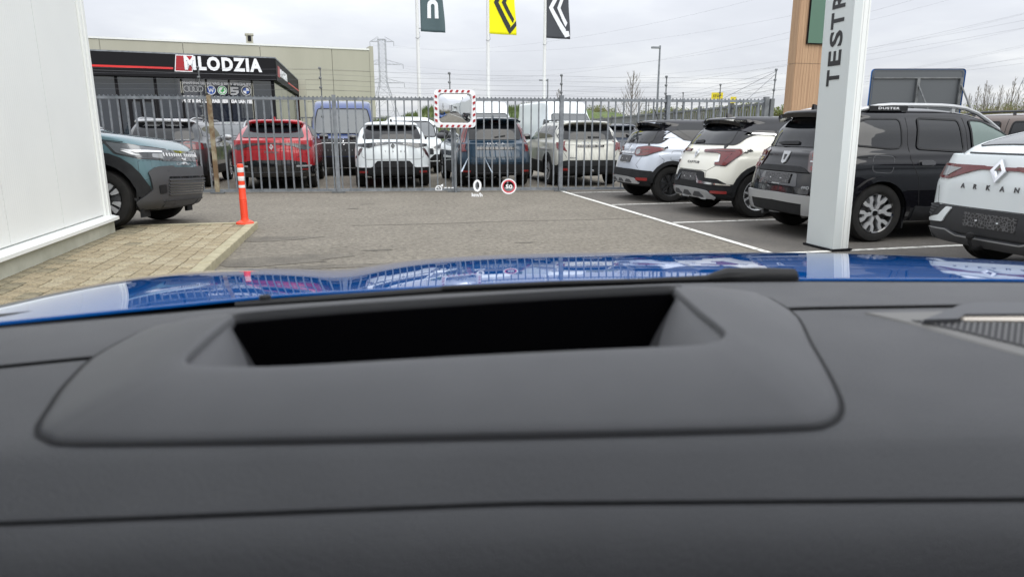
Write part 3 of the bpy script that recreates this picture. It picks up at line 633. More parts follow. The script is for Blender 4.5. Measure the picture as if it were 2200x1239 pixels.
def teal_nose():
    L, W, Hh = 4.34, .91, 1.76
    c = Car('parked_car', 'teal off-road car nosing out behind the white wall, standing on the edge of the paving', 'car', -6.72, 10.97, -8,
            K(L, W, Hh, 1.20, 1.30, .22, .46, .30, 1.2, 1.9, .62, .50, cf=.42, tz=1.06, cr=.42), L, W, P['teal'], P['teal'], PL, cz=.44, z=.045, roll=-3,
            wheels=(.84, 3.60), tyre=.375, well=.10, rim='b5', rimr=.25, res=1.3, n=3.4)
    c.arches((.84, 3.60), .375, .085, .225, PL, .03)
    c.stamp('headlamp', M['lamphouse'], 'fc', [(.42, 1.10), (.34, 0.965), (.12, 0.900), (-.20, 0.885), (-.22, 0.995), (.02, 1.030)], .012, .02)
    c.stamp('headlamp_bezel', M['gloss_black'], 'fc', [(.46, 1.12), (.36, 0.950), (.13, 0.885), (-.30, 0.865), (-.30, 1.010), (.04, 1.045)], .006, .02)
    c.stamp('lamp_lens', M['lampsmoke'], 'fc', [(.13, 0.965), (.10, 0.910), (-.06, 0.900), (-.06, 0.955)], .018, .01); c.stamp('lamp_lens', M['lampclear'], 'fc', [(-.02, 0.955), (-.02, 0.905), (-.17, 0.895), (-.17, 0.955)], .02, .015)
    c.stamp('light_guide', M['drl'], 'fc', [(.30, 1.010), (.16, 0.970), (-.18, 0.970), (-.18, 0.990), (.14, 0.995)], .022, .006)
    c.stamp('light_guide', M['drl'], 'fc', [(.30, 0.995), (.20, 0.940), (.10, 0.925), (.17, 0.950), (.21, 0.985)], .021, .004)
    c.stamp('grille', M['gloss_black'], 'front', sym([(.60, 0.865), (.62, 1.005)]), .010, .02)
    for i in range(9):
        for s in (1, -1):
            if i: c.stamp('grille_bar', M['drl'], 'front', [(s*.07*i+.0, 0.925), (s*.07*i+.018, 0.925), (s*.07*i+.018, 0.965), (s*.07*i, 0.965)], .018, .003)
    for s in (1, -1):
        for d in (-1, 1): c.decal('badge', M['drl'], 'front', poly2([(s*.02, .865+.02*d-.01), (s*.06, .865+.035*d-.01), (s*.06, .865+.035*d+.01), (s*.02, .865+.02*d+.01)]), 1, .022)
    c.text('DACIA', M['text_s'], 'front', 0, .83, .03, .5, name='lettering')
    # bumper mask, side pods and skid
    c.stamp('bumper_guard', M['guard'], 'fc', [(.06, .73), (-.06, .79), (-.32, .80), (-.32, .30), (.16, .28), (.20, .34), (.02, .50)], .05, .03)
    c.stamp('bumper_guard', M['guard'], 'front', sym([(.62, .30), (.62, .78)]), .05, .03)
    c.stamp('lower_intake', M['gloss_black'], 'front', sym([(.56, .42), (.60, .66)]), .054, .02)
    for i in range(6): c.stamp('intake_slat', M['plastic_grey'], 'front', RR(-.55, .55, .435+.036*i, .449+.036*i), .066, .004)
    c.stamp('side_intake', M['gloss_black'], 'fc', [(-.20, .60), (-.25, .66), (-.32, .66), (-.32, .42), (-.20, .42)], .056, .01)
    for i in range(6): c.stamp('intake_slat', M['plastic_grey'], 'fc', RR(-.32, -.18, .435+.036*i, .449+.036*i), .066, .004)
    c.stamp('fog_recess', M['plastic'], 'fc', [(-.04, .56), (-.14, .57), (-.15, .46), (-.05, .45)], .058, .02)
    c.stamp('skid_plate', M['guard'], 'front', sym([(.60, .27), (.66, .36)]), .06, .02)
    c.stamp('corner_cladding', PL, 'fc', [(.19, .56), (.04, .55), (.14, .28), (.19, .27)], .024, .02)
    c.stamp('air_curtain', P['teal'], 'fc', [(.15, .86), (.0, .865), (.0, .66), (.15, .60)], .006, .012); c.seam('fc', [(.15, .86), (.0, .865), (.0, .66), (.15, .60)], .008, None, 'panel_gap', True)
    c.seam('fc', [(.43, 1.10), (.50, 1.02), (.56, .97)], .007); c.seam('side', [(3.30, 1.18), (3.72, 1.12), (3.92, 1.10)], .008)
    c.seam('fc', [(.40, 1.06), (.04, 1.05), (-.3, 1.02)], .009)
    c.stamp('side_window', GL, 'side', [(.60, 1.33), (2.95, 1.32), (2.4, 1.60), (.75, 1.62)], .008, .05)
    c.stamp('windscreen', M['glass_pale'], 'front', sym([(.72, 1.33), (.60, 1.60)]), .006, .06); c.mirrors(2.8, 1.2, GB); under(c, .3, 4.05)
    part('mud_flap', MB().box(4.03, 4.07, -.82, -.62, .14, .36), PL, c.root)
    part('mud_flap', MB().box(4.03, 4.07, .62, .82, .14, .36), PL, c.root)
def suv_rear(label, x, y, body, roofm=None, clad=None, L=4.6, W=.92, Hh=1.6, group='cars parked behind the gate', style='', head=90, kk=None, cz=.5, rz=9, rim='y6'):
    kk = kk or K(L, W, Hh, 1.04, 1.12, .24, .50, .34, 1.1, 1.8, .62, cz, cr=.42)
    return Car('parked_car', label, 'car', x, y, head, kk, L, W, body, roofm, clad or PL, cz=cz, rz=rz, group=group, wheels=(.85, L-.88), tyre=.36, rim=rim, cell=.08, res=.9)
def gate_cars():
    # red coupe SUV
    L, W, Hh = 4.71, .93, 1.61
    c = suv_rear('red coupe-shaped car seen from behind through the gate', -1.98, 16.35, P['red'], None, GB, L, W, Hh, cz=.55,
                 kk=K(L, W, Hh, 1.05, 1.18, .46, 1.15, .92, 1.1, 1.9, .62, .55, tg=.06, tz=.95, cr=.5, lip=(1.12, .10)))
    c.stamp('rear_window', GL, 'rear', sym([(.70, 1.17), (.60, 1.45)]), .01, .06); c.stamp('spoiler_gap_band', GB, 'rear', sym([(.62, 1.45), (.55, 1.50)]), .012, .03)  # gloss black band between the rear window and the spoiler
    c.spoiler(.62, 1.56, .78, P['red'], .04, .2)
    c.stamp('tail_lamp', M['lampsmoke'], 'rc', [(-.62, 1.04), (-.30, 1.0), (-.05, .90), (.14, .94), (.05, 1.02), (-.30, 1.06), (-.62, 1.06)], .014, .015); c.seam('rc', [(-.55, 1.05), (-.05, 1.02), (.08, .97)], .012, M['lampred'], 'light_line', t=.018)
    c.logo(M['chrome'], 'rear', 0, .97, .13); c.text('Rafale', M['text_d'], 'rear', 0, .86, .05, .3, name='model_name')
    c.seam('rear', sym([(.55, .74), (.66, .80), (.66, .92)]), .01); c.stamp('bumper_insert', GB, 'rear', sym([(.80, .40), (.74, .62), (.40, .68)]), .014, .03)
    for s in (1, -1): c.stamp('bumper_blade', M['silver'], 'rear', [(s*a, b) for a, b in [(.52, .53), (.82, .53), (.84, .57), (.52, .565)]][::s], .024, .01); c.stamp('rear_reflector', M['reflector'], 'rear', [(s*a, b) for a, b in RR(.60, .80, .46, .49)][::s], .024, .005)
    c.seam('rear', sym([(.70, .42), (.40, .41)]), .02, M['plastic_grey'], 'diffuser_edge', t=.02); c.fin(1.1, P['red']); c.mirrors(3.05, 1.12, GB)
    c.stamp('side_window', GL, 'side', [(1.2, 1.22), (3.1, 1.12), (2.6, 1.42), (1.8, 1.48), (1.3, 1.40)], .008, .05); under(c, .3, 4.3)
    # white compact SUV
    L, W, Hh = 4.41, .90, 1.56
    c = suv_rear('white car with black lower bumper seen from behind, right of the red car', .74, 16.35, P['white'], None, PL, L, W, Hh, cz=.50)
    c.stamp('rear_window', GL, 'rear', sym([(.70, 1.14), (.60, 1.43)]), .01, .07); c.stamp('window_band', GB, 'rear', sym([(.60, 1.40), (.54, 1.46)]), .012, .02)
    c.stamp('tail_lamp', M['lampsmoke'], 'rc', [(-.66, 1.07), (-.30, 1.0), (-.15, .94), (.18, .99), (.12, 1.03), (-.30, 1.06)], .014, .01); c.stamp('corner_trim', M['lampdark'], 'rc', [(-.02, .93), (.05, .93), (.16, .72), (.13, .70), (.03, .80)], .014, .01)
    c.logo(M['text_b'], 'rear', 0, .985, .13)
    for i, ch in enumerate('SYMBIOZ'): c.text(ch, M['text_b'], 'rear', .27-.09*i, .86, .032, bold=.02, name='model_letter')
    c.seam('rear', [(.72, .98), (.72, .74), (.62, .68), (-.62, .68), (-.72, .74), (-.72, .98)], .008)
    c.stamp('bumper_insert', PL, 'rear', sym([(.50, .50), (.38, .64), (.34, .645)]), .02, .02)
    for s in (1, -1): c.stamp('bumper_blade', M['drl'], 'rear', [(s*a, b) for a, b in RR(.52, .82, .495, .525)][::s], .024, .01); c.stamp('rear_reflector', M['reflector'], 'rear', [(s*a, b) for a, b in RR(.60, .78, .37, .41)][::s], .024, .005)
    c.fin(.6, P['black']); gate_cars.white = c.root; c.mirrors(2.95, 1.1, GB); c.stamp('side_window', GL, 'side', [(.62, 1.2), (2.95, 1.1), (2.4, 1.42), (.8, 1.45)], .008, .05); under(c, .3, 4.1)
    # teal SUV
    L, W, Hh = 4.57, .91, 1.66
    c = suv_rear('teal car with tall red corner lamps, behind the gate below the traffic mirror', 3.16, 16.05, P['darkteal'], None, PL, L, W, Hh, cz=.56)
    c.stamp('rear_window', GL, 'rear', sym([(.66, 1.13), (.60, 1.50)]), .01, .06); c.spoiler(.66, 1.63, .26, P['darkteal'], .04, .16); c.stamp('brake_light', M['lampdark'], 'rear', RR(-.14, .14, 1.555, 1.58), .03, .004)
    tl = [(.60, 1.50), (.67, 1.50), (.79, 1.16), (.895, 1.05), (.90, .84), (.70, .86), (.76, .97), (.70, 1.12)]
    rear_pair(c, 'tail_lamp', M['lampred'], tl, t=.016, r=.01)
    for q in (1, -1): c.seam('rear', [(q*a, b) for a, b in ((.65, 1.42), (.74, 1.14), (.84, .98), (.86, .88))], .02, M['lampdark'], 'lamp_pattern', t=.019)
    c.text('DACIA', M['text_s'], 'rear', 0, 1.04, .045, .42, name='lettering', space=1.2); c.stamp('name_strip', GB, 'rear', sym([(.50, .90), (.46, .96)]), .016, .02)
    c.seam('rear', [(.72, 1.08), (.72, .86), (.56, .72), (-.56, .72), (-.72, .86), (-.72, 1.08)], .009); c.stamp('plate_recess', P['darkteal'], 'rear', sym([(.46, .74), (.52, .88)]), .004, .04)
    c.stamp('bumper_step', P['darkteal'], 'rear', sym([(.84, .60), (.84, .65)]), .03, .01)
    for s in (1, -1): c.stamp('rear_reflector', M['reflector'], 'rear', [(s*a, b) for a, b in RR(.62, .80, .38, .415)][::s], .024, .005)
    c.seam('rear', sym([(.5, .36)]), .014, M['plastic_grey'], 'diffuser_edge', t=.02); c.fin(.55, P['darkteal']); c.rails(.6, 2.8, .60, M['plastic_grey'], .05)
    c.stamp('side_window', GL, 'side', [(.62, 1.18), (1.3, 1.16), (1.3, 1.5), (.75, 1.5)], .008, .05); c.stamp('side_window', GL, 'side', [(1.36, 1.16), (3.1, 1.12), (2.4, 1.48), (1.36, 1.5)], .008, .05)
    c.mirrors(3.0, 1.14, M['plastic_grey'], 1.15); c.arches((.85, L-.88), .36); under(c, .3, 4.2)
    c.stamp('rear_wiper', M['plastic'], 'rear', [(-.25, 1.2), (.0, 1.17), (.02, 1.19), (-.25, 1.23)], .03, .008)
    # stone grey off-roader
    L, W, Hh = 4.34, .91, 1.60
    c = suv_rear('stone-grey car with roof rails, rightmost in the row just behind the gate', 5.52, 16.0, P['grey'], None, PL, L, W, Hh, cz=.52)
    c.stamp('tailgate_surround', GB, 'rear', sym([(.74, 1.12), (.78, 1.28), (.64, 1.48)]), .004, .06); c.stamp('rear_window', GL, 'rear', sym([(.66, 1.13), (.58, 1.42)]), .012, .07); c.spoiler(.62, 1.56, .25, P['grey'], .03, .14)
    rear_pair(c, 'tail_lamp', M['lampred'], [(.60, .84), (.74, .90), (.90, .88), (.90, 1.08), (.76, 1.03), (.60, 1.10), (.66, .97)], t=.016, r=.01)
    c.stamp('tail_lamp', M['lampred'], 'rc', [(-.05, .88), (.14, .93), (.18, 1.06), (-.05, 1.06)], .012, .01)
    c.text('DACIA', M['text_s'], 'rear', 0, 1.05, .045, .42, name='lettering', space=1.2); c.stamp('name_strip', GB, 'rear', sym([(.34, .95), (.34, 1.0)]), .016, .02)
    c.seam('rear', sym([(.62, .70), (.70, .85), (.70, 1.1)]), .008); c.text('4X4', M['text_d'], 'rear', .48, .70, .03, .16, name='lettering')
    c.stamp('bumper_insert', PL, 'rear', sym([(.86, .50), (.72, .62), (.60, .64)]), .016, .02)
    for s in (1, -1): c.stamp('rear_reflector', M['reflector'], 'rear', [(s*a, b) for a, b in RR(.58, .74, .40, .45)][::s], .024, .005)
    c.stamp('side_window', GL, 'side', [(.62, 1.2), (1.3, 1.16), (1.3, 1.46), (.75, 1.46)], .008, .05); c.stamp('side_window', GL, 'side', [(1.36, 1.16), (2.15, 1.13), (2.1, 1.46), (1.36, 1.47)], .008, .04); c.stamp('side_window', M['glass_tint'], 'side', [(2.2, 1.13), (3.05, 1.1), (2.4, 1.46), (2.2, 1.46)], .008, .04)
    c.rails(.5, 2.7, .58, M['plastic_grey'], .05); c.mirrors(2.9, 1.12, GB, 1.1); c.arches((.85, L-.88), .36); under(c, .3, 4.0); c.stamp('door_cladding', PL, 'side', [(1.36, .3), (2.95, .3), (2.95, .62), (1.36, .58)], .018, .03)
    c.stamp('rear_wiper', M['plastic'], 'rear', [(-.3, 1.17), (.02, 1.15), (.04, 1.2), (-.28, 1.19)], .03, .008)
    part('tow_ball', MB().lathe([(.0001, .36), (.03, .37), (.036, .39), (.03, .415), (.0001, .425)], 12, 'Z', (-.07, 0, 0)), M['chrome'], c.root, True)
    # dark car with silver roof, left
    L, W, Hh = 4.3, .90, 1.62
    c = suv_rear('dark car with silver roof and rear screen, left of the rusty gate post', -4.45, 17.0, P['darkgrey'], P['roofgrey'], PL, L, W, Hh, cz=.5, rz=1.50)
    c.stamp('rear_window', GL, 'rear', sym([(.68, 1.13), (.58, 1.46)]), .012, .07); c.stamp('rear_pillar', P['roofgrey'], 'rc', [(-.30, 1.12), (-.28, 1.5), (.0, 1.5), (.0, 1.12)], .006, .03)
    c.stamp('tail_lamp', M['lampred'], 'rc', [(-.28, .90), (.2, .90), (.2, 1.04), (-.1, 1.08), (-.28, 1.04)], .016, .03); c.stamp('side_window', GL, 'side', [(.62, 1.2), (2.95, 1.1), (2.4, 1.42), (.8, 1.46)], .008, .05)
    c.rails(.5, 2.6, .58, M['silver'], .05); c.mirrors(2.9, 1.1, P['roofgrey']); c.arches((.85, L-.88), .36); under(c, .3, 4.0); c.stamp('bumper_insert', PL, 'rear', sym([(.85, .5), (.8, .64)]), .016, .02)
    # dark car facing us further back
    L = 4.4; c = suv_rear('dark car facing us with silver roof rails, behind the rusty gate post', -4.55, 28.6, P['darkgrey'], P['roofgrey'], PL, L, .9, 1.66, head=-90, rz=1.56)
    c.stamp('windscreen', M['glass_pale'], 'front', sym([(.70, 1.16), (.58, 1.50)]), .01, .06); c.stamp('headlamp', M['lampclear'], 'fc', [(.30, .96), (.20, .82), (-.15, .80), (-.15, .92)], .014, .03)
    c.stamp('grille', GB, 'front', sym([(.5, .72), (.55, .88)]), .014, .03); c.rails(.7, 3.0, .58, M['silver'], .07, .025); c.mirrors(2.9, 1.15, P['darkgrey'], 1.1)
    # navy car behind the stone grey one
    L = 4.3; c = suv_rear('dark blue car showing between the stone-grey car and the silver car', 8.45, 21.4, P['navy'], None, PL, L, .9, 1.58)
    c.stamp('rear_window', GL, 'rear', sym([(.68, 1.13), (.58, 1.44)]), .012, .07); c.stamp('tail_lamp', M['lampdark'], 'rc', [(-.28, .90), (.2, .90), (.2, 1.04), (-.28, 1.04)], .016, .03); c.rails(.5, 2.6, .56, M['plastic_grey'], .05)
    # brown estate far right
    L = 4.34; c = suv_rear('brown estate car with roof bars beyond the black car at the right edge', 11.95, 8.9, P['brown'], None, PL, L, .9, 1.66, head=90, group=None,
                           kk=K(L, .9, 1.66, 1.06, 1.14, .14, .24, .18, 1.1, 1.7, .70, .5, cr=.3))
    for a, b in ((.35, 1.12), (1.3, 2.15), (2.25, 3.0)):
        g = [(a, 1.19), (b, 1.17), (b-.03, 1.50), (a+.05, 1.50)]; c.stamp('side_window', GL, 'side', g, .008, .05); c.seam('side', g, .03, PL, 'window_seal', True, r=.05, t=.012)
    c.seam('side', [(1.21, 1.55), (1.2, .45)], .012); c.seam('side', [(2.2, 1.55), (2.2, .45)], .012); c.rails(.4, 2.9, .62, M['plastic_grey'], .06, .02)
def van(label, x, y, head, body, L, W, Hh, ws, roofw, blk=True, wide=1.0, group='vans parked behind the gate', name='parked_van'):
    hood = ws[0]; 
    k = [(.25, .05, L-.2, W-.08, .12, .3), (.40, 0, L-.05, W-.02, .12, .4), (.60, 0, L, W, .12, .42), (hood-.22, 0, L-.06, W, .12, .42), (hood-.05, .0, L-.30, W-.02, .12, .5), (hood, .0, L-.62, W-.03, .12, .5),
         ((hood+ws[1])/2, .01, L-.62-(ws[2]-.62)*.5, W-.06, .12, .45), (ws[1], .02, L-ws[2], W-.12, .12, .4), (Hh-.10, .04, L-ws[2]-.32, roofw, .14, .4), (Hh-.03, .08, L-ws[2]-.6, roofw-.08, .2, .4), (Hh, .3, L-ws[2]-1.0, roofw-.35, .2, .3)]
    c = Car(name, label, 'van', x, y, head, k, L, W, body, None, PL, cz=.42, wheels=(.9, L-1.0), tyre=.345, rim='s5', rimr=.2, group=group, cell=.1, n=4.0)
    c.stamp('windscreen', M['glass_pale'], 'front', sym([(W-.17, hood+.03), (W-.13-.06, (hood+ws[1])/2+.1), (roofw-.12, ws[1]+.01)]), .012, .07)
    c.seam('front', sym([(W-.17, hood+.03), (W-.13-.06, (hood+ws[1])/2+.1), (roofw-.12, ws[1]+.01)]), .03, PL, 'window_seal', True, r=.07, t=.014)
    c.stamp('cab_window', GL, 'side', [(L-1.75, hood+.06), (L-.95, hood+.02), (L-1.25, (hood+ws[1])/2+.15), (L-1.75, (hood+ws[1])/2+.2)], .01, .05)
    c.mirrors(L-1.05, hood+.05, PL, 1.5); return c
def vans():
    c = van('blue van with black grille behind the gate, between the red and white cars', -.50, 26.2, -90, P['vanblue'], 5.1, 1.0, 2.28, (1.22, 1.98, 1.25), .86)
    c.stamp('grille', M['plastic'], 'front', sym([(.80, .60), (.86, .92), (.84, 1.10)]), .016, .04); c.stamp('bumper', PL, 'front', sym([(.9, .30), (.9, .58)]), .02, .04)
    for i in range(16): c.stamp('grille_bar', M['plastic_grey'], 'front', RR(-.75+.1*i-.012, -.75+.1*i+.012, .74, 1.06), .026, 0, cell=.3)
    c.stamp('chrome_strip', M['silver'], 'front', RR(-.80, .80, .965, .985), .03, .005); c.logo(M['chrome'], 'front', 0, .97, .28)
    c.stamp('headlamp', M['lampclear'], 'fc', [(-.12, 1.04), (.28, 1.12), (.22, .90), (-.10, .86)], .02, .03)
    c = van('small white van facing us, left of the traffic mirror', 1.62, 25.9, -90, P['white'], 4.4, .93, 1.80, (1.12, 1.62, 1.35), .70)
    c.stamp('headlamp', M['lampclear'], 'fc', [(-.25, .86), (.32, 1.02), (.26, .82), (-.20, .74)], .018, .03); c.stamp('light_guide', M['lampsmoke'], 'fc', [(-.20, .84), (.28, .98), (.24, .86), (-.16, .78)], .024, .03)
    c.stamp('grille', PL, 'front', sym([(.60, .62), (.60, .80)]), .016, .03); c.stamp('bumper', PL, 'front', sym([(.85, .30), (.85, .50)]), .02, .04); c.logo(M['chrome'], 'front', 0, .86, .2); c.stamp('fog_panel', PL, 'fc', [(-.3, .5), (.3, .5), (.2, .62), (-.2, .62)], .016, .03)
    c = van('tall white van facing us above the teal car', 4.85, 30.3, -90, P['white'], 5.1, 1.0, 2.48, (1.22, 1.98, 1.25), .84); c.stamp('grille', M['plastic'], 'front', sym([(.80, .60), (.84, 1.10)]), .016, .04)
    c = van('tall white van facing us above the stone-grey car', 7.75, 30.3, -84, P['white'], 5.1, 1.0, 2.52, (1.22, 1.98, 1.25), .86); c.stamp('grille', M['plastic'], 'front', sym([(.80, .60), (.84, 1.10)]), .016, .04)
# ------------------------------------------------------------------ helpers that meet a pixel's ray with a vertical plane
def az(px): return YAW+math.atan((px-1100)/(FPX/cos(PIT)))
def hit(px, py, p, q):
    """ray of a pixel met with the upright plane through p and q (plan points)"""
    d = ray(px, py); n = Vector((-(q[1]-p[1]), q[0]-p[0], 0)); t = n.dot(Vector((p[0], p[1], 0)))/n.dot(d); return Vector((0, 0, H))+d*t
def subdiv2(poly, cell):
    bm = bmesh.new(); bm.faces.new([bm.verts.new((a, b, 0)) for a, b in poly])
    for ax in (0, 1):
        lo = min(p[ax] for p in poly); hi = max(p[ax] for p in poly); k = max(1, int((hi-lo)/cell))
        for i in range(1, k):
            pc = [0, 0, 0]; pc[ax] = lo+(hi-lo)*i/k; no = [0, 0, 0]; no[ax] = 1
            bmesh.ops.bisect_plane(bm, geom=bm.verts[:]+bm.edges[:]+bm.faces[:], plane_co=pc, plane_no=no)
    bm.verts.index_update(); r = [(v.co.x, v.co.y) for v in bm.verts], [tuple(v.index for v in f.verts) for f in bm.faces]; bm.free(); return r

# ------------------------------------------------------------------ ground, lot, bays, paving
M['ground'] = vary(mat('field', (.10, .12, .05), .95), (.09, .11, .045), (.16, .15, .08), .05, 6)
struct('ground', MB().add([(-600, -400, -.02), (900, -400, -.02), (900, 1200, -.02), (-600, 1200, -.02)], [(0, 1, 2, 3)]), M['ground'])
struct('asphalt_yard', MB().add([(-30, -40, 0), (45, -40, 0), (45, 33, 0), (-30, 33, 0)], [(0, 1, 2, 3)]), M['asphalt'])
bay = struct('parking_area', MB().add([(4.42, -12, .004), (10.4, -12, .004), (10.4, 14.3, .004), (4.42, 14.9, .004)], [(0, 1, 2, 3)]), M['asphalt_dark'])
def line(x0, y0, x1, y1, w_=.085):
    d = Vector((x1-x0, y1-y0, 0)).normalized(); q = Vector((-d.y, d.x, 0))*w_/2; a = Vector((x0, y0, .008)); b = Vector((x1, y1, .008))
    o = obj('painted_line', mesh('painted_line', MB().add([a-q, b-q, b+q, a+q], [(0, 1, 2, 3)]), M['line']), bay)
line(4.44, -8, 4.42, 14.85, .095)
for y in (14.42, 11.85, 9.28, 6.62, 4.0, 1.4, -1.2): line(4.50, y, 9.6, y+.10)
# repair seam and darker patches in the asphalt are flat marks of their own
M['patch'] = vary(mat('asphalt_patch', (.1, .1, .09), .9), (.095, .085, .07), (.15, .135, .11), 3, 7, bump=.6, bscale=60, fine=60)
pt = MB(); rn0 = random.Random(21)
def blob(cx, cy, rx, ry, seed, z=.004):
    rn = random.Random(seed); n = 22; ph = [rn.random()*6 for _ in range(4)]
    vs = [(cx, cy, z)]+[(cx+rx*cos(2*pi*k/n)*(1+.22*sin(3*2*pi*k/n+ph[0])+.12*sin(5*2*pi*k/n+ph[1])), cy+ry*sin(2*pi*k/n)*(1+.25*sin(2*2*pi*k/n+ph[2])+.1*sin(7*2*pi*k/n+ph[3])), z) for k in range(n)]
    pt.add(vs, [(0, 1+k, 1+(k+1) % n) for k in range(n)])
blob(-1.15, 8.9, .55, .16, 1); blob(-.95, 7.35, .75, .30, 2); blob(-.2, 6.9, .9, .12, 3); blob(-1.3, 6.2, .5, .4, 4)
for k in range(6):
    blob(rn0.uniform(-1, 4), rn0.uniform(7.5, 14.3), rn0.uniform(.03, .16), rn0.uniform(.02, .07), 20+k)
struct('worn_asphalt', pt, M['patch'])
ck = MB(); pts_ = [(-.2, 9.95), (1.0, 9.9), (2.1, 9.98), (3.2, 9.9), (4.4, 9.93)]
for a, b in zip(pts_, pts_[1:]): ck.add([(a[0], a[1]-.012, .0045), (b[0], b[1]-.012, .0045), (b[0], b[1]+.012, .0045), (a[0], a[1]+.012, .0045)], [(0, 1, 2, 3)])
struct('asphalt_seam', ck, M['patch'])
# pavement with separate pavers and kerb stones
pv = struct('pavement', MB().box(-3.3, -1.58, -14, 9.86, -.02, .072), M['joint'])
sx_p, sy_p = .150, .212; pm = [mesh('paver', MB().cbox(-.0695, .0695, -.0985, .0985, -.02, .0, .006), [m]) for m in (M['paver'], M['paver2'], M['paver3'])]
rest = MB(); rn = random.Random(3)
for i in range(10):
    x = -1.582-sx_p*(i+.5); off = (i % 2)*.5*sy_p; k = 0; y = 9.77-off
    while y > -13:
        zz = .09+rn.uniform(-.0035, .0035)
        if k < 29:
            q = rn.random(); o = obj('paver', pm[2 if (i > 8 or (i > 7 and q < .5) or q < .04) else (1 if q < .4 else 0)], pv, (x, y, zz)); o.rotation_euler = (rn.uniform(-.014, .014), rn.uniform(-.014, .014), rn.uniform(-.01, .01))
        else: rest.cbox(x-.0695, x+.0695, y-.0985, y+.0985, .07, zz, .006)
        k += 1; y -= sy_p
o = obj('paver_field', mesh('paver_field', rest, M['paver']), pv); o['kind'] = 'stuff'
ks = [mesh('kerb_stone', MB().cbox(-.06, .06, -.496, .496, -.1, .0, .008), M['kerb'])]
for k in range(24): 
    o = obj('kerb_stone', ks[0], pv, (-1.52, 9.38-k, .094)); o.rotation_euler = (rn.uniform(-.004, .004), 0, rn.uniform(-.003, .003))
obj('kerb_end', mesh('kerb_end', MB().cbox(-3.3, -1.46, 9.882, 9.97, -.02, .092, .008), M['kerb']), pv)

# ------------------------------------------------------------------ white clad building on the left
def ribbed(m):
    t = m.node_tree; b = t.nodes['Principled BSDF']; c = t.nodes.new('ShaderNodeTexCoord'); wv = t.nodes.new('ShaderNodeTexWave'); wv.bands_direction = 'Y'; wv.inputs['Scale'].default_value = 8
    t.links.new(c.outputs['Object'], wv.inputs[0]); bp = t.nodes.new('ShaderNodeBump'); bp.inputs['Strength'].default_value = .3; bp.inputs['Distance'].default_value = .003
    t.links.new(wv.outputs[1], bp.inputs['Height']); t.links.new(bp.outputs[0], b.inputs['Normal'])
ribbed(M['wallwhite'])
wb = thing('white_building', 'white building with ribbed metal cladding panels along the left edge of the picture', 'building', (-6, 0, 0))
WX = -3.1
wpart('wall_core', MB().box(-12, WX-.09, -16, 9.18, .09, 7.2), M['trimwhite'], wb)
ys = [9.10]; 
while ys[-1] > -15: ys.append(ys[-1]-1.15)
for a, b in zip(ys, ys[1:]): wpart('cladding_panel', MB().box(WX-.09, WX, b+.0035, a-.0035, .33, 7.2), M['wallwhite'], wb)
ct = MB()
ct.box(WX-.12, WX+.025, 9.105, 9.17, .30, 7.2); ct.box(WX-.12, WX+.04, 9.172, 9.20, .30, 7.2); ct.box(WX-.12, WX+.03, 9.204, 9.27, .30, 7.2)
wpart('corner_trim', ct, M['trimwhite'], wb)
sl = MB().prism([(WX-.05, .325), (WX+.10, .285), (WX+.10, .25), (WX+.085, .25), (WX-.05, .25)], lambda a, b, t: (a, t, b), -16, 9.31); wpart('sill', sl, M['trimwhite'], wb)
wpart('plinth', MB().box(-12, WX+.045, -16, 9.28, .0, .252), M['concrete'], wb)
wpart('coping', MB().box(-12.1, WX+.06, -16.1, 9.32, 7.2, 7.3), M['trimwhite'], wb)

b2 = thing('white_hall', 'white hall with a glazed end across the yard, seen in the traffic mirror', 'building', (9, -20, 0))
for k in range(6): wpart('cladding_panel', MB().box(8.4, 8.5, -20+2*k+.01, -18+2*k-.01, .3, 6.5), M['wallwhite'], b2)
wpart('wall_core', MB().box(8.5, 20, -34, -8, 0, 6.5), M['trimwhite'], b2); wpart('plinth', MB().box(8.38, 8.5, -34, -8, 0, .28), M['concrete'], b2)
for k in range(7): wpart('window_pane', MB().box(8.42, 8.5, -34+2*k+.05, -32+2*k-.05, .3, 5.6), M['glass_b'], b2)
wpart('fascia', MB().box(8.38, 8.5, -34, -20, 5.65, 6.5), M['galv'], b2)
# ------------------------------------------------------------------ delineator post
dl = thing('delineator_post', 'orange plastic post with three white bands standing on the corner of the paving', 'bollard', (-1.60, 9.80, .09))
pf = [(.0001, .806), (.03, .806), (.039, .80), (.041, .79), (.041, .60)]
for k in range(9): z = .345-.028*k; pf += [(.046, z), (.0495, z-.008), (.0495, z-.018), (.046, z-.022)]
pf += [(.05, .07), (.055, .05), (.10, .03), (.115, .018), (.118, 0)]
part('post', MB().lathe(pf, 28), M['orange'], dl, True)
for z in (.695, .582, .465): part('reflective_band', MB().lathe([(.0425, z), (.0432, z+.002), (.0432, z+.058), (.0425, z+.06)], 28), M['white_band'], dl, True)
for k in range(4): q = pi/4+k*pi/2; part('bolt', MB().lathe([(.0001, .036), (.010, .034), (.011, .02)], 8, 'Z', (.085*cos(q), .085*sin(q), 0)), M['galv'], dl)

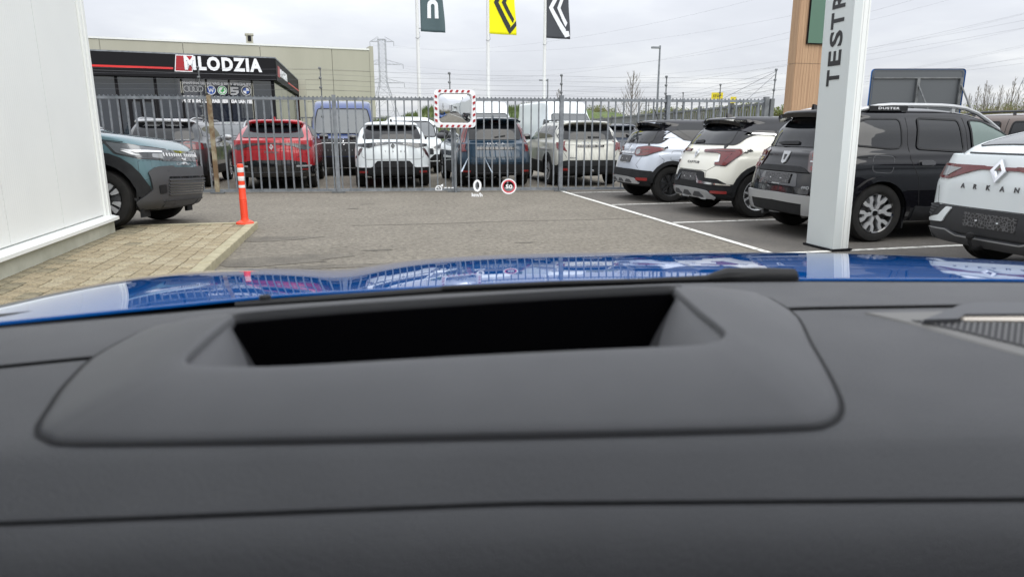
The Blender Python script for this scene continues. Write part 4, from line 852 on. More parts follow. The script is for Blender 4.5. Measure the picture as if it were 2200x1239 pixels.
# ------------------------------------------------------------------ steel gate and fences
G0, GS = 15.42, -.121
def gate_x(px): t = math.tan(az(px)); return t*G0/(1-GS*t)
def gy(x): return G0+GS*x
GT = 2.03; gang = math.atan(GS)
GX0, GX1 = -5.6, gate_x(1642)
gt = thing('steel_gate', 'long grey steel bar gate with a toothed top rail across the yard', 'gate', (0, gy(0), 0))
bar = mesh('bar', MB().box(-.015, .015, -.015, .015, 0, 1.95), M['galv'])
def Gp(x, z, dy=0): return (x, gy(x)+dy, z)
posts = [(455, .085, M['rust'], 2.06), (720, .085, M['galv'], 2.08), (972, .075, M['galv'], 2.05), (1205, .085, M['galv'], 2.10), (1432, .08, M['galv'], 2.12), (1640, .10, M['galv_dark'], 2.10)]
px_ = [gate_x(p[0]) for p in posts]; x = GX0
rn = random.Random(5)
while x < GX1:
    if min(abs(x-q) for q in px_) > .07:
        o = obj('bar', bar, gt, (x, gy(x)-gy(0), .06)); o.rotation_euler = (0, RD(rn.uniform(-.25, .25)), gang)
    x += .1725
for p, q in zip(posts, px_):
    wpart('gate_post', MB().beam(Gp(q, 0), Gp(q, p[3]), p[1], p[1], (0, 1, 0)), p[2], gt)
    wpart('post_foot', MB().beam(Gp(q-.14, .02, -.03), Gp(q+.14, .02, -.03), .1, .03), M['galv_dark'], gt)
ed = [GX0]+px_
for a, b in zip(ed, ed[1:]):
    wpart('top_rail', MB().beam(Gp(a+.05, GT-.03), Gp(b-.05, GT-.03), .045, .055), M['galv'], gt)
    wpart('bottom_rail', MB().beam(Gp(a+.05, .06), Gp(b-.05, .06), .045, .06), M['galv'], gt)
tm = MB(); x = GX0
while x < GX1: 
    y = gy(x); tm.add([(x-.026, y, GT-.002), (x+.026, y, GT-.002), (x, y-.012, GT+.03), (x, y+.012, GT+.03)], [(0, 1, 2), (1, 0, 3), (0, 2, 3), (1, 3, 2)]); x += .0862
wpart('toothed_strip', tm, M['galv'], gt, stuff=True)
# electric wire posts on the gate
def epost(parent, x, y, z0, z1, lean=0, n=6):
    mb = MB(); a = Vector((x, y, z0)); b = Vector((x+lean, y, z1)); mb.tube([a, b], .014, 6)
    for k in range(n):
        p = a.lerp(b, .12+.88*k/(n-1)); mb.lathe([(.0001, -.03), (.026, -.028), (.034, -.005), (.026, .018), (.0001, .022)], 8, 'Z', (p.x-.01, p.y-.01, p.z))
    return wpart('insulator_post', mb, M['galv_dark'], parent)
tops = []
for p, z1 in ((438, 2.62), (695, 2.63), (968, 2.55), (1205, 2.53), (1427, 2.52)):
    x = gate_x(p); epost(gt, x, gy(x)+.03, 1.5, z1); tops.append((x, z1))
tops = [(GX0-1, 2.63)]+tops+[(GX1+.1, 2.52)]
for k in range(5):
    for (a, za), (b, zb) in zip(tops, tops[1:]):
        zo = -.02-.105*k; wpart('wire', MB().tube([Gp(a, za+zo, .03), Gp((a+b)/2, (za+zb)/2+zo-.015, .03), Gp(b, zb+zo, .03)], .0022, 3, False), M['wire'], gt)
# side fence running back from the corner
FA = (GX1+.12, gy(GX1)); FB = (12.6, 36.5)
sf = thing('side_fence', 'grey steel bar fence running back from the right end of the gate', 'fence', (FA[0], FA[1], 0))
fd = Vector((FB[0]-FA[0], FB[1]-FA[1], 0)); fl = fd.length; fd.normalize(); fan = atan2(fd.y, fd.x)
FT = 1.98
bar2 = mesh('bar', MB().box(-.014, .014, -.014, .014, 0, 1.92), M['galv_dark'])
k = 0; s = .15
while s < fl:
    o = obj('bar', bar2, sf, (fd.x*s, fd.y*s, .04)); o.rotation_euler = (0, 0, fan); s += .165
for s in (0, 2.4, 4.9, 7.4, 9.9, 12.4, 14.9, 17.4, 19.9, fl): 
    p = Vector((FA[0], FA[1], 0))+fd*s; wpart('fence_post', MB().beam(p, p+Vector((0, 0, FT+.08)), .09, .09, (0, 1, 0)), M['galv_dark'], sf)
for z in (.1, FT-.02): a = Vector((FA[0], FA[1], z)); wpart('rail', MB().beam(a, a+fd*fl, .045, .055), M['galv_dark'], sf)
fa, fb = FA, FB
et = []
for p, dz in ((1395, .52), (1468, .56), (1547, .60)):
    h = hit(p, 200, fa, fb); epost(sf, h.x, h.y, 1.4, FT+dz); et.append((h.x, h.y, FT+dz))
h = Vector((FA[0]+.02, FA[1]+.05, 0)); epost(sf, h.x, h.y, 1.2, 2.70, .06, 7); et.append((h.x+.05, h.y, 2.68))
et = [(FB[0], FB[1], FT+.55)]+et
for k in range(6):
    for a, b in zip(et, et[1:]): wpart('wire', MB().tube([(a[0], a[1], a[2]-.1*k), ((a[0]+b[0])/2, (a[1]+b[1])/2, (a[2]+b[2])/2-.1*k-.03), (b[0], b[1], b[2]-.1*k)], .003, 3, False), M['wire'], sf)
wpart('brace_wire', MB().tube([(et[-1][0], et[-1][1], 2.66), (FA[0]-1.2, gy(FA[0]-1.2), GT)], .005, 3, False), M['wire'], sf)
wpart('brace_wire', MB().tube([(et[-1][0], et[-1][1], 2.6), (FA[0]-.6, gy(FA[0]-.6), GT)], .005, 3, False), M['wire'], sf)
M['yellow'] = mat('yellow_sign', (.85, .70, .02), .5)
for px0, px1, y0, y1, lb in ((1530, 1552, 200, 213, 'yellow warning plate on the fence wires, the larger of the two'), (1570, 1581, 209, 221, 'yellow warning plate on the fence wires, the smaller and right one')):
    a = hit(px0, y0, fa, fb); b = hit(px1, y1, fa, fb); c_ = (a+b)/2; wd = (b.x-a.x)/abs(fd.x)*.32 if False else None
    dist = Vector((c_.x, c_.y)).length; ww = (px1-px0)/1450*dist; hh = (y1-y0)/1450*dist
    t = thing('warning_sign', lb, 'sign', c_); t.rotation_euler = (0, 0, -az((px0+px1)/2))
    part('plate', MB().box(-ww/2, ww/2, -.006, .006, -hh/2, hh/2), M['yellow'], t)
    m2 = sc2(text_mesh('STOP' if ww > .2 else '!', .03), hh*.42); k = min(1, ww*.7/text_w(m2[0])); part('print', flat([(a_*k, b_*k) for a_, b_ in m2[0]], m2[1], lambda a_, b_, t_: (a_, -.0065-t_, b_), .002), M['text_b'], t)
# fence far behind, in front of the bank
bf = thing('far_fence', 'low grey bar fence far behind the vans in front of the grass bank', 'fence', (4, 32.5, 0))
bar3 = mesh('bar', MB().box(-.02, .02, -.02, .02, 0, 1.9), M['galv_dark'])
for k in range(100): obj('bar', bar3, bf, (-6.5+.19*k, 0, 0))
for z in (.2, 1.88): part('rail', MB().box(-6.6, 12.5, -.02, .02, z, z+.05), M['galv_dark'], bf)

# ------------------------------------------------------------------ traffic mirror
mr = thing('traffic_mirror', 'rectangular convex traffic mirror with red and white striped frame on a post at the gate', 'mirror', (2.03, gy(2.03)-.16, 1.80), RD(3))
def rr_poly(w_, h_, r, n=6): return round_poly([(-w_, -h_), (w_, -h_), (w_, h_), (-w_, h_)], r, n)
FW, FH = .455, .40
fr = MB(); o1 = rr_poly(FW, FH, .12); i1 = rr_poly(FW-.085, FH-.08, .09); n = len(o1)
fr.add([(a, .03, b) for a, b in o1]+[(a, -.03, b) for a, b in o1]+[(a, -.035, b) for a, b in i1]+[(a*.93, .0, b*.93) for a, b in i1], [(k*n+i, k*n+(i+1) % n, (k+1)*n+(i+1) % n, (k+1)*n+i) for k in range(3) for i in range(n)]+[tuple(range(n))])
part('frame', fr, M['signwhite'], mr, True)
gl_ = MB(); rings = 10; i2 = rr_poly((FW-.085)*.93, (FH-.08)*.93, .10)
vs = [(0, -.028, 0)]; fs = []
for r in range(1, rings+1):
    for a, b in i2: q = r/rings; vs.append((a*q, -.034+.24*(a*a+b*b)*q*q, b*q))
fs += [(0, 1+i, 1+(i+1) % n) for i in range(n)]
for r in range(rings-1): fs += [(1+r*n+i, 1+(r+1)*n+i, 1+(r+1)*n+(i+1) % n, 1+r*n+(i+1) % n) for i in range(n)]
part('mirror_face', MB().add(vs, fs), mat('mirror', (.78, .8, .82), .015, 1), mr, True)
def band(a0, a1, hz, side):
    s = .04
    if hz: p = [(a0, side*(FH-.012)), (a1, side*(FH-.012)), (a1-s*side*.6, side*(FH-.062)), (a0-s*side*.6, side*(FH-.062))]
    else: p = [(side*(FW-.012), a0), (side*(FW-.012), a1), (side*(FW-.066), a1-s*.6), (side*(FW-.066), a0-s*.6)]
    part('red_stripe', MB().prism(p, lambda a, b, t: (a, t, b), -.042, -.034), M['signred'], mr)
for s in (1, -1):
    for k in range(6): band(-.345+.125*k, -.292+.125*k, True, s)
    for k in range(5): band(-.265+.125*k, -.212+.125*k, False, s)
part('post', MB().tube([(.0, .07, -1.80), (.0, .07, .2)], .03, 12).box(-.05, .05, .02, .08, -.1, .1), M['galv'], mr, True)

# ------------------------------------------------------------------ garage across the road: beige hall with black glazed front
A_ = on_z(185, 78, 6.4); B_ = on_z(793, 105, 6.4); u_ = (B_-A_); u_.z = 0; ul = u_.length; u_.normalize(); n_ = Vector((-u_.y, u_.x, 0))
bd = thing('garage_building', 'beige concrete hall with a roof chimney behind the showroom on the left', 'building', (A_.x, A_.y, 0))
bd.rotation_euler = (0, 0, atan2(u_.y, u_.x))
# local frame: x along the facade to the right, y away from us
X0 = -12
px_edges = [X0]+[X0+4.2*k for k in range(1, 20) if X0+4.2*k < ul-1]+[ul]
for a, b in zip(px_edges, px_edges[1:]):
    for z0, z1 in ((0, 3.1), (3.12, 6.3)): part('wall_panel', MB().box(a+.012, b-.012, 0, .2, z0, z1), M['facade'], bd)
    for z in (3.8, 4.4, 5.0): part('panel_joint', MB().box(a+.012, b-.012, -.004, .0, z, z+.012), M['facade_dark'], bd) if b > ul-9 else None
part('wall_core', MB().box(X0, ul-.02, .2, 24, 0, 6.25), M['facade_dark'], bd)
part('side_wall', MB().box(ul, ul+.25, -.02, 24, 0, 6.55), M['facade'], bd)
part('coping', MB().box(X0, ul, -.04, .3, 6.3, 6.4), M['trimwhite'], bd)
q = hit(538, 95, (A_.x, A_.y), (B_.x, B_.y)); cxl = (Vector((q.x, q.y, 0))-Vector((A_.x, A_.y, 0))).dot(u_)
part('chimney', MB().box(cxl-.2, cxl+.2, 1.5, 1.9, 6.2, 7.05).box(cxl-.25, cxl+.25, 1.45, 1.95, 7.05, 7.15), M['facade'], bd)
part('chimney_cowl', MB().box(cxl-.1, cxl+.1, 1.46, 1.5, 6.7, 7.0), M['blackclad'], bd)
# showroom: corner at the right front
TZ = 4.15; K1 = on_z(590, 125, TZ); K0 = on_z(190, 108, TZ)
su = (K1-K0); su.z = 0; su.normalize(); sn = Vector((-su.y, su.x, 0))
sh = thing('showroom', 'black framed glass showroom with white lettering on its dark fascia', 'building', (K1.x, K1.y, 0)); sh.rotation_euler = (0, 0, atan2(su.y, su.x))
K2 = on_z(641, 173, TZ); dep = (K2-K1).dot(sn); kx = (K2-K1).dot(su)/dep
def SB(x0, x1, y0, y1, z0, z1): q = MB().box(x0, x1, y0, y1, z0, z1); q.v = [(x+kx*y, y, z) for x, y, z in q.v]; return q
def sprism(m): m.v = [(x+kx*y, y, z) for x, y, z in m.v]; return m
FZ = 3.30
part('fascia', MB().box(-26, 0, 0, .3, FZ, TZ), M['blackclad'], sh); part('fascia', SB(-.3, 0, .3, dep, FZ, TZ), M['blackclad'], sh)
part('fascia_edge', MB().box(-26, .02, -.02, .0, TZ-.02, TZ+.03), M['galv'], sh); part('fascia_edge', SB(0.0, .02, 0, dep, TZ-.02, TZ+.03), M['galv'], sh)
part('roof', SB(-26, -.3, .3, dep, TZ-.25, TZ-.15), M['blackclad'], sh)
def loc_x(px, py=150): h = hit(px, py, (K0.x, K0.y), (K1.x, K1.y)); return (Vector((h.x, h.y, 0))-Vector((K1.x, K1.y, 0))).dot(su), h.z
mull = [loc_x(p)[0] for p in (190, 244, 329, 386, 440, 490, 540, 588)]; mull = [mull[0]-3, mull[0]-1.5]+mull
for i, (a, b) in enumerate(zip(mull, mull[1:])):
    part('window_pane', MB().box(a+.04, b-.04, .35, .38, .12, FZ), M['glass_b'], sh)
    part('mullion', MB().box(a-.05 if i in (2, 3, 4) else a-.02, a+.05 if i in (2, 3, 4) else a+.02, .30, .42, 0, FZ), M['blackclad'], sh)
part('corner_post', MB().box(-.18, -.06, .30, .42, 0, FZ), M['blackclad'], sh)
a, b = loc_x(265)[0], loc_x(325)[0]; part('door_frame', MB().box(a, a+.12, .28, .36, 0, 2.4).box(b-.12, b, .28, .36, 0, 2.4).box(a, b, .28, .36, 2.4, 2.52).box((a+b)/2-.06, (a+b)/2+.06, .28, .36, 0, 2.4), M['blackclad'], sh)
part('floor_slab', MB().box(-26, 0, .3, dep, 0, .12), M['concrete'], sh)
part('interior_wall', MB().box(-26, -.4, dep-.2, dep-.1, 0, FZ), mat('interior_grey', (.06, .06, .065), .8), sh)
for k in range(4): part('window_pane', SB(-.16, -.13, .5+k*(dep-.7)/4, .5+(k+1)*(dep-.7)/4-.08, .12, FZ), mat('side_glass', (.14, .16, .14), .05, spec=1, ior=1.6), sh)
part('red_column', SB(-.2, -.02, dep-.16, dep, 0, FZ), mat('dark_red', (.09, .01, .01), .5), sh)
part('side_column', SB(.02, .42, dep-.5, dep-.04, 0, 4.2), M['facade'], sh)
def fx(s, m, pl, pr, py, hpx, name, bold=.0, dy=-.05, f=-1, space=1.0, slant=0):
    """lettering between two pixel columns"""
    a, z = loc_x(pl, py); b, z2 = loc_x(pr, py); za = loc_x((pl+pr)/2, py)[1]; h_ = (loc_x((pl+pr)/2, py-hpx/2)[1]-loc_x((pl+pr)/2, py+hpx/2)[1])
    t = text_mesh(s, bold, space); k = (b-a)/text_w(t[0])
    part(name, flat([((a+b)/2+p*k, za+q*h_) for p, q in t[0]], t[1], lambda p, q, t_: (p, dy-t_, q), .03), m, sh)
fx('MLODZIA', M['signwhite'], 396, 562, 138.5, 30, 'lettering', .05, -.02, space=1.2)
a, z = loc_x(377, 151); b, z1 = loc_x(413, 121)
part('red_plate', MB().prism([(a, z-.02), (a+(b-a)*.9, z-.02), (b, z1), (a+(b-a)*.12, z1)], lambda p, q, t: (p, t, q), -.018, 0), M['signred'], sh)
part('red_plate_edge', flat(*ring2([(a-.03, z-.05), (a+(b-a)*.9+.02, z-.05), (b+.04, z1+.03), (a+(b-a)*.12-.02, z1+.03)], [(a, z-.02), (a+(b-a)*.9, z-.02), (b, z1), (a+(b-a)*.12, z1)]), lambda p, q, t: (p, -t, q), .02), M['signwhite'], sh)
z = loc_x(280, 144)[1]; part('red_stripe', MB().box(-26, loc_x(372)[0], -.02, 0, z-.035, z+.035), M['neonred'], sh)
part('trim_line', MB().box(-26, 0, -.012, 0, FZ+.16, FZ+.18), M['plastic_grey'], sh)
part('red_stripe', SB(0, .02, dep*.45, dep*.98, z-.1, z-.04), M['neonred'], sh)
tmz = text_mesh('MLODZIA', .04, 1.16); k = dep*.26/text_w(tmz[0]); part('lettering', sprism(flat([(dep*.27+p*k, (FZ+TZ)/2+q*.34) for p, q in tmz[0]], tmz[1], lambda p, q, t: (.002+t, p, q), .02)), M['signwhite'], sh)
part('red_plate', sprism(MB().prism([(dep*.06, FZ+.2), (dep*.13, FZ+.2), (dep*.15, TZ-.2), (dep*.08, TZ-.2)], lambda p, q, t: (t, p, q), 0, .002)), M['signred'], sh)
fx('ONAFHANKELIJKE VAG & BMW SPECIALIST', M['text_w'], 388, 540, 179.5, 7.6, 'window_print', .075, .335)
fx('ONDERHOUD / HERSTELLINGEN / DIAGNOSE', M['text_w'], 391, 542, 209.5, 6.4, 'window_print', .07, .335)
fx('MET BEHOUD FABRIEKSGARANTIE', M['text_w'], 391, 543, 217, 8.2, 'window_print', .085, .335)
def emblem(px, py, rpx, shapes):
    a, z = loc_x(px, py); k = loc_x(px+rpx, py)[0]-a
    for nm, m, m2, d in shapes: part(nm, flat([(a+p*k, z+q*k) for p, q in m2[0]], m2[1], lambda p, q, t_: (p, .335-d-t_, q), .004), m, sh)
for k in range(4): emblem(401+k*9.5, 190, 7.2, [('emblem_ring', M['silver'], ring2(circle2(1), circle2(.78)), 0)])
M['badge_blue'] = mat('badge_blue', (.02, .08, .35), .4); M['badge_green'] = mat('badge_green', (.03, .35, .06), .4)
W1 = ring2([(-.62, .5), (-.3, -.62), (0, .05), (.3, -.62), (.62, .5)], [(-.42, .5), (-.27, -.15), (0, .45), (.27, -.15), (.42, .5)]); W1 = (W1[0], W1[1][:4])
emblem(453.5, 193, 10.5, [('emblem_disc', M['badge_blue'], poly2(circle2(.95)), 0), ('emblem_ring', M['text_w'], ring2(circle2(1), circle2(.86)), .005), ('emblem_mark', M['text_w'], W1, .005)])
emblem(478, 193.5, 10.5, [('emblem_disc', M['text_w'], poly2(circle2(1)), 0), ('emblem_ring', M['badge_green'], ring2(circle2(.88), circle2(.72)), .005), ('emblem_mark', M['badge_green'], poly2([(-.5, -.2), (-.1, .1), (.1, .55), (.5, .6), (.3, .2), (.5, -.1), (.1, -.3), (0, -.6), (-.2, -.3)]), .005)])
emblem(504.5, 195, 10, [('emblem_mark', M['silver'], poly2([(-.9, .9), (.9, .9), (.9, .5), (-.3, .45), (-.3, .2), (.9, .2), (.9, -.4), (.3, -.9), (-.9, -.9), (-.9, -.5), (.3, -.45), (.3, -.2), (-.9, -.2), (-.9, .4)]), 0)])
q4 = lambda a0: poly2([(0, 0)]+[(.66*cos(a0+pi/2*k/6), .66*sin(a0+pi/2*k/6)) for k in range(7)])
emblem(530, 194.5, 10.5, [('emblem_disc', M['text_b'], poly2(circle2(.96)), 0), ('emblem_ring', M['text_w'], ring2(circle2(1), circle2(.9)), .005), ('emblem_quarter', M['badge_blue'], q4(pi/2), .005), ('emblem_quarter', M['badge_blue'], q4(-pi/2), .005), ('emblem_quarter', M['text_w'], q4(0), .005), ('emblem_quarter', M['text_w'], q4(pi), .005)])

# ------------------------------------------------------------------ white pylon with lettering, wood clad totem, board seen from behind
py = thing('white_pylon', 'pale grey upright pylon with black letters running up it, in front of the black car', 'sign', (5.19, 6.62, 0)); py.rotation_euler = (RD(-.2), RD(-1.2), 0)
M['pylon'] = mat('pylon_panel', (.62, .66, .66), .35)
part('panel', MB().box(0, .10, .0, .475, .03, 5.2), M['pylon'], py)
for x0, x1 in ((.103, .122), (.126, .178), (.182, .202)): part('side_profile', MB().box(x0, x1, .004, .47, .03, 5.2), M['trimwhite'], py)
part('core', MB().box(.01, .195, .01, .46, .0, 5.19), M['plastic_grey'], py)
part('base_plate', MB().box(-.03, .23, -.03, .50, .009, .03), M['blackclad'], py)
LH = .205; zc_ = 1.825
for ch, wd in zip('TESTRIT', (.175, .160, .165, .170, .165, .05, .168)):
    t = text_mesh(ch, .022); k = wd/text_w(t[0]); z0 = zc_
    part('letter', flat([(z0+wd/2+p*k, .245+q*LH) for p, q in t[0]], t[1], lambda a, b, t_: (-.001-t_, b, a), .004), M['text_b'], py); zc_ += wd+(.040 if ch != 'S' else .020)
M['wood'] = vary(mat('wood_slats', (.3, .18, .1), .7), (.36, .22, .13), (.50, .33, .20), 7, 5, .35, .65, 0, 40, (6, 6, .12))
h0 = Vector((11.95, 17.6, 0)); tt = thing('wood_totem', 'tall timber-clad sign totem with a green panel, behind the white pylon', 'sign', h0)
part('core', MB().box(.01, 1.34, .01, .34, 0, 7.5), M['plastic_grey'], tt)
for z0, z1 in ((.0, 3.18), (3.19, 7.5)):
    for k in range(15): part('slat', MB().cbox(.09*k, .09*k+.084, -.012, .01, z0, z1, 0), M['wood'], tt)
    for k in range(4): part('slat', MB().cbox(-.012, .01, .0+.09*k, .084+.09*k, z0, z1, 0), M['wood'], tt)
M['green'] = mat('green_panel', (.085, .17, .12), .3); part('green_panel', MB().box(.27, 1.5, -.09, -.012, 3.72, 7.2), M['green'], tt); part('panel_edge', MB().box(.255, 1.5, -.08, -.02, 3.70, 3.72).box(.255, .27, -.08, -.02, 3.72, 7.2), M['blackclad'], tt)
bc = Vector((sin(YAW), cos(YAW), 0)); br = Vector((cos(YAW), -sin(YAW), 0))
def on_depth(px, py_, d): r = ray(px, py_); return Vector((0, 0, H))+r*(d/r.dot(bc))
D = 26; a = on_depth(1868, 226, D); b = on_depth(2072, 150, D); sw = (b-a).dot(br); sh_ = b.z-a.z+.35; cb2 = Vector(((a.x+b.x)/2, (a.y+b.y)/2, 0))
sb = thing('road_sign', 'large road sign seen from behind, grey with blue rim, above the black car', 'sign', cb2, -YAW-.03)
z1 = b.z; z0 = z1-sh_-.2; pl = [(p, q+(z0+z1)/2) for p, q in rr_poly(sw/2, (z1-z0)/2, .14)]
part('board', MB().prism(pl, lambda p, q, t: (p, t, q), 0, .03), mat('sign_back', (.105, .115, .125), .55, .4), sb)
part('blue_rim', flat(*ring2([(p*1.025, (q-(z0+z1)/2)*1.035+(z0+z1)/2) for p, q in pl], [(p*.965, (q-(z0+z1)/2)*.95+(z0+z1)/2) for p, q in pl]), lambda p, q, t: (p, -.012+t, q), .05), mat('blue_rim', (.03, .17, .50), .4), sb)
for z in (z0+.3, z1-.32): part('rib', MB().box(-sw/2+.06, sw/2-.06, -.05, 0, z, z+.05), M['galv_dark'], sb)
for x in (.0, sw/2-.12): part('post', MB().box(x-.05, x+.05, -.10, -.0, 0, z1-.32), M['galv_dark'], sb); part('brace', MB().tube([(x, -.1, z1-.55), (x+.9, -1.3, .0)], .03, 6), M['galv_dark'], sb)

# ------------------------------------------------------------------ flags
def flag(px, pole_top_px, d, cloth, label, x0px, x1px, ybpx, emb, cm, amp=.05):
    base = on_y(px, 281, d); t = thing('flag_pole', label+' pole', 'flag pole', (base.x, base.y, 0))
    part('pole', MB().tube([(0, 0, 0), (0, 0, 5), (0, 0, 9.3)], [.085, .072, .055], 12), M['white_pole'], t, True)
    h = on_y(px+6, ybpx+12, d).z; part('weight_ring', MB().tube([(.08, -.02, h+.2), (.1, -.02, h), (.0, -.1, h-.08), (-.09, -.02, h-.04), (-.02, .08, h)], .009, 5), M['galv'], t)
    f = thing('flag', label, 'flag', (base.x, base.y-.02, 0)); a = on_y(x0px, ybpx, d); b = on_y(x1px, ybpx, d); xa, xb = a.x-base.x, b.x-base.x; zb = a.z
    W_ = xb-xa; fold = lambda s, z: amp*sin(5.2*s/W_+z*1.1)*(s/W_)+.02*sin(14*s/W_-z*2.3)*(s/W_)
    P = lambda s, z, t_: (xa+s-.05*sin(z*2)*(s/W_)**2, fold(s, z)-t_, z-.05*(s/W_)*cos(z))
    g = MB(); nx, nz = 14, 34; zt = zb+3.9; g.add([P(W_*i/nx, zb+(zt-zb)*j/nz, 0) for j in range(nz+1) for i in range(nx+1)], [(j*(nx+1)+i, j*(nx+1)+i+1, (j+1)*(nx+1)+i+1, (j+1)*(nx+1)+i) for j in range(nz) for i in range(nx)])
    o = part('cloth', g, cloth, f, True, 80); md = o.modifiers.new('s', 'SOLIDIFY'); md.thickness = .006
    for p in emb:
        q = [on_y(x, y, d) for x, y in p]; m2 = subdiv2([(min(W_, max(0, v.x-base.x-xa)), v.z) for v in q], .12)
        part('emblem', flat(m2[0], m2[1], lambda s, z, t_: P(s, z, t_), .014), cm, f)
    part('toggle', MB().box(-.02, xa+.02, -.02, .02, zb+.1, zb+.13), M['galv'], f)
M['flag_teal'] = mat('flag_teal', (.075, .115, .125), .8); M['flag_yellow'] = mat('flag_yellow', (.85, .80, .0), .8); M['flag_dark'] = mat('flag_dark', (.055, .06, .07), .8)
cr2 = lambda cx, cy, r, n, a0, a1: [(cx+r*cos(a0+(a1-a0)*k/n), cy-r*sin(a0+(a1-a0)*k/n)) for k in range(n+1)]
ncut = [(918, 39), (918, 12)]+cr2(929.5, 10, 11.5, 8, pi, 0)+[(941, 39), (933.5, 39), (933.5, 12)]+cr2(929.5, 12, 4, 5, 0, pi)+[(925.5, 39)]
flag(903, 0, 30, M['flag_teal'], 'dark teal flag with a white arch letter, leftmost of three', 904, 954, 68, [ncut, [(918, -20), (941, -20), (941, -28), (926, -28), (926, -50), (918, -50)]], M['signwhite'])
def chev(xl, yc, xb, yb, wd, xr=None):
    """left half and lower right of an outline lozenge"""
    t = wd
    return [[(xl, yc), (xb, yb), (xb+t*.15, yb-t*1.9), (xl+t, yc)], [(xl, yc), (xl+t, yc), (xb, 2*yc-yb+t*1.9), (xb, 2*yc-yb)]]
flag(1049.5, 0, 30.5, M['flag_yellow'], 'yellow flag with dark lozenge emblem, the middle one of three', 1050, 1107, 73, chev(1061, 5, 1093, 73, 10)+[[(1093, 73), (1107, 54), (1107, 43), (1093, 60)], [(1078, 5), (1100, 49), (1103, 40), (1087, 5)], [(1078, 5), (1087, 5), (1103, -30), (1100, -39)]], mat('flag_print_dark', (.03, .035, .035), .8))
flag(1168, 0, 31, M['flag_dark'], 'dark grey flag with white lozenge emblem, rightmost of three', 1172, 1222, 82, chev(1179, 17, 1212, 80, 9)+[[(1212, 80), (1221, 77), (1219, 66), (1212, 66)], [(1197, 17), (1213, 57), (1217, 48), (1204, 17)], [(1197, 17), (1204, 17), (1217, -16), (1213, -25)]], M['signwhite'])

# ------------------------------------------------------------------ street lamps, pylons, power lines
for px, py_, d, lb in ((1418, 103, 42, 'tall street lamp with a flat head, right of the bare tree'), (1177, 173, 60, 'small distant street lamp beside the right flag pole')):
    b = on_depth(px, py_, d); t = thing('street_lamp', lb, 'street lamp', (b.x, b.y, 0)); part('pole', MB().tube([(0, 0, 0), (0, 0, b.z)], [.09, .05], 8), M['galv'], t, True)
    part('lamp_head', MB().box(-.75*d/60, .02, -.09, .09, b.z-.05, b.z+.05).tube([(0, 0, b.z), (0, 0, b.z+.12)], .05, 6), M['galv'], t)
def lattice(x, y, Ht, wb_, wt_, arms, label, rot=0, r=.12):
    t = thing('electricity_pylon', label, 'pylon', (x, y, 0), rot); hw = lambda z: (wb_+(wt_-wb_)*min(1, z/(Ht*.55))) if z < Ht*.55 else wt_
    lv = [0]; 
    while lv[-1] < Ht: lv.append(min(Ht, lv[-1]+max(1.6, hw(lv[-1])*1.25)))
    mb = MB(); 
    for z0, z1 in zip(lv, lv[1:]):
        a, b = hw(z0), hw(z1); c0 = [(-a, -a, z0), (a, -a, z0), (a, a, z0), (-a, a, z0)]; c1 = [(-b, -b, z1), (b, -b, z1), (b, b, z1), (-b, b, z1)]
        for k in range(4):
            mb.beam(c0[k], c1[k], r); mb.beam(c0[k], c1[(k+1) % 4], r*.5); mb.beam(c0[(k+1) % 4], c1[k], r*.5); mb.beam(c1[k], c1[(k+1) % 4], r*.5)
    part('lattice', mb, M['steel'], t)
    for z, L_ in arms:
      for s in (-1, 1):
            w2 = hw(z); m2 = MB()
            for yy in (-w2, w2): m2.beam((s*w2, yy, z), (s*L_, 0, z), r*.8); m2.beam((s*w2, yy, z+2), (s*L_, 0, z), r*.6)
            for k in range(1, 4): q = k/4; m2.beam((s*(w2+(L_-w2)*q), -w2*(1-q), z), (s*(w2+(L_-w2)*q), w2*(1-q), z), r*.4); m2.beam((s*(w2+(L_-w2)*q), 0, z), (s*(w2+(L_-w2)*(q-.25)), 0, z+2*(1-q+.25)), r*.4)
            m2.tube([(s*L_, 0, z), (s*L_, 0, z-2)], .12, 5)
            part('cross_arm', m2, M['steel'], t)
    return t
M['steel'] = mat('lattice_steel', (.30, .32, .35), .6, .2)
tp = on_depth(820, 85, 330); lattice(tp.x, tp.y, tp.z, 8.5, 1.6, [(tp.z-1, 5.5), (tp.z-11.0, 9.5), (tp.z-19.3, 9.8)], 'tall lattice electricity pylon far behind, right of the beige hall', -.2, .15)
tq = on_depth(2226, 281, 190); lattice(tq.x, tq.y, 46, 6.6, 1.6, [(44, 5.5), (34, 9), (26, 9)], 'lattice electricity pylon cut by the right edge of the picture', .3, .13)
rn = random.Random(11)
def cable(a, b, sag, lb):
    a, b = Vector(a), Vector(b); n = 26; pts = []
    for i in range(n+1): t = i/n; p = a.lerp(b, t); p.z -= sag*4*t*(1-t); pts.append(p)
    base = pts[n//2]; o = obj('power_cable', mesh('power_cable', MB().tube([p-base for p in pts], .013, 4, False), M['wire']), None, base); tag(o, lb, 'power cable', 'high-voltage cables across the sky')
far = Vector((150, 75, 0))
for dz, s, e_, sg, wl in ((-1, 5.5, 43, 13, 'right end of the top arm'), (-1, -5.5, 47, 13, 'left end of the top arm'), (-11.0, 9.5, 33, 13, 'right end of the middle arm'), (-11.0, -9, 37, 14, 'left end of the middle arm'), (-19.3, 9.8, 24, 11, 'right end of the lowest arm'), (-19.3, -9, 28, 12, 'left end of the lowest arm'), (-11.4, 6, 30, 13, 'inner half of the middle arm'), (-19.6, 6, 21, 10, 'inner half of the lowest arm')):
    cable((tp.x+s, tp.y, tp.z+dz-1.5), far+Vector((s*1.6, -s, e_)), sg, 'cable from the '+wl+' of the tall left pylon')
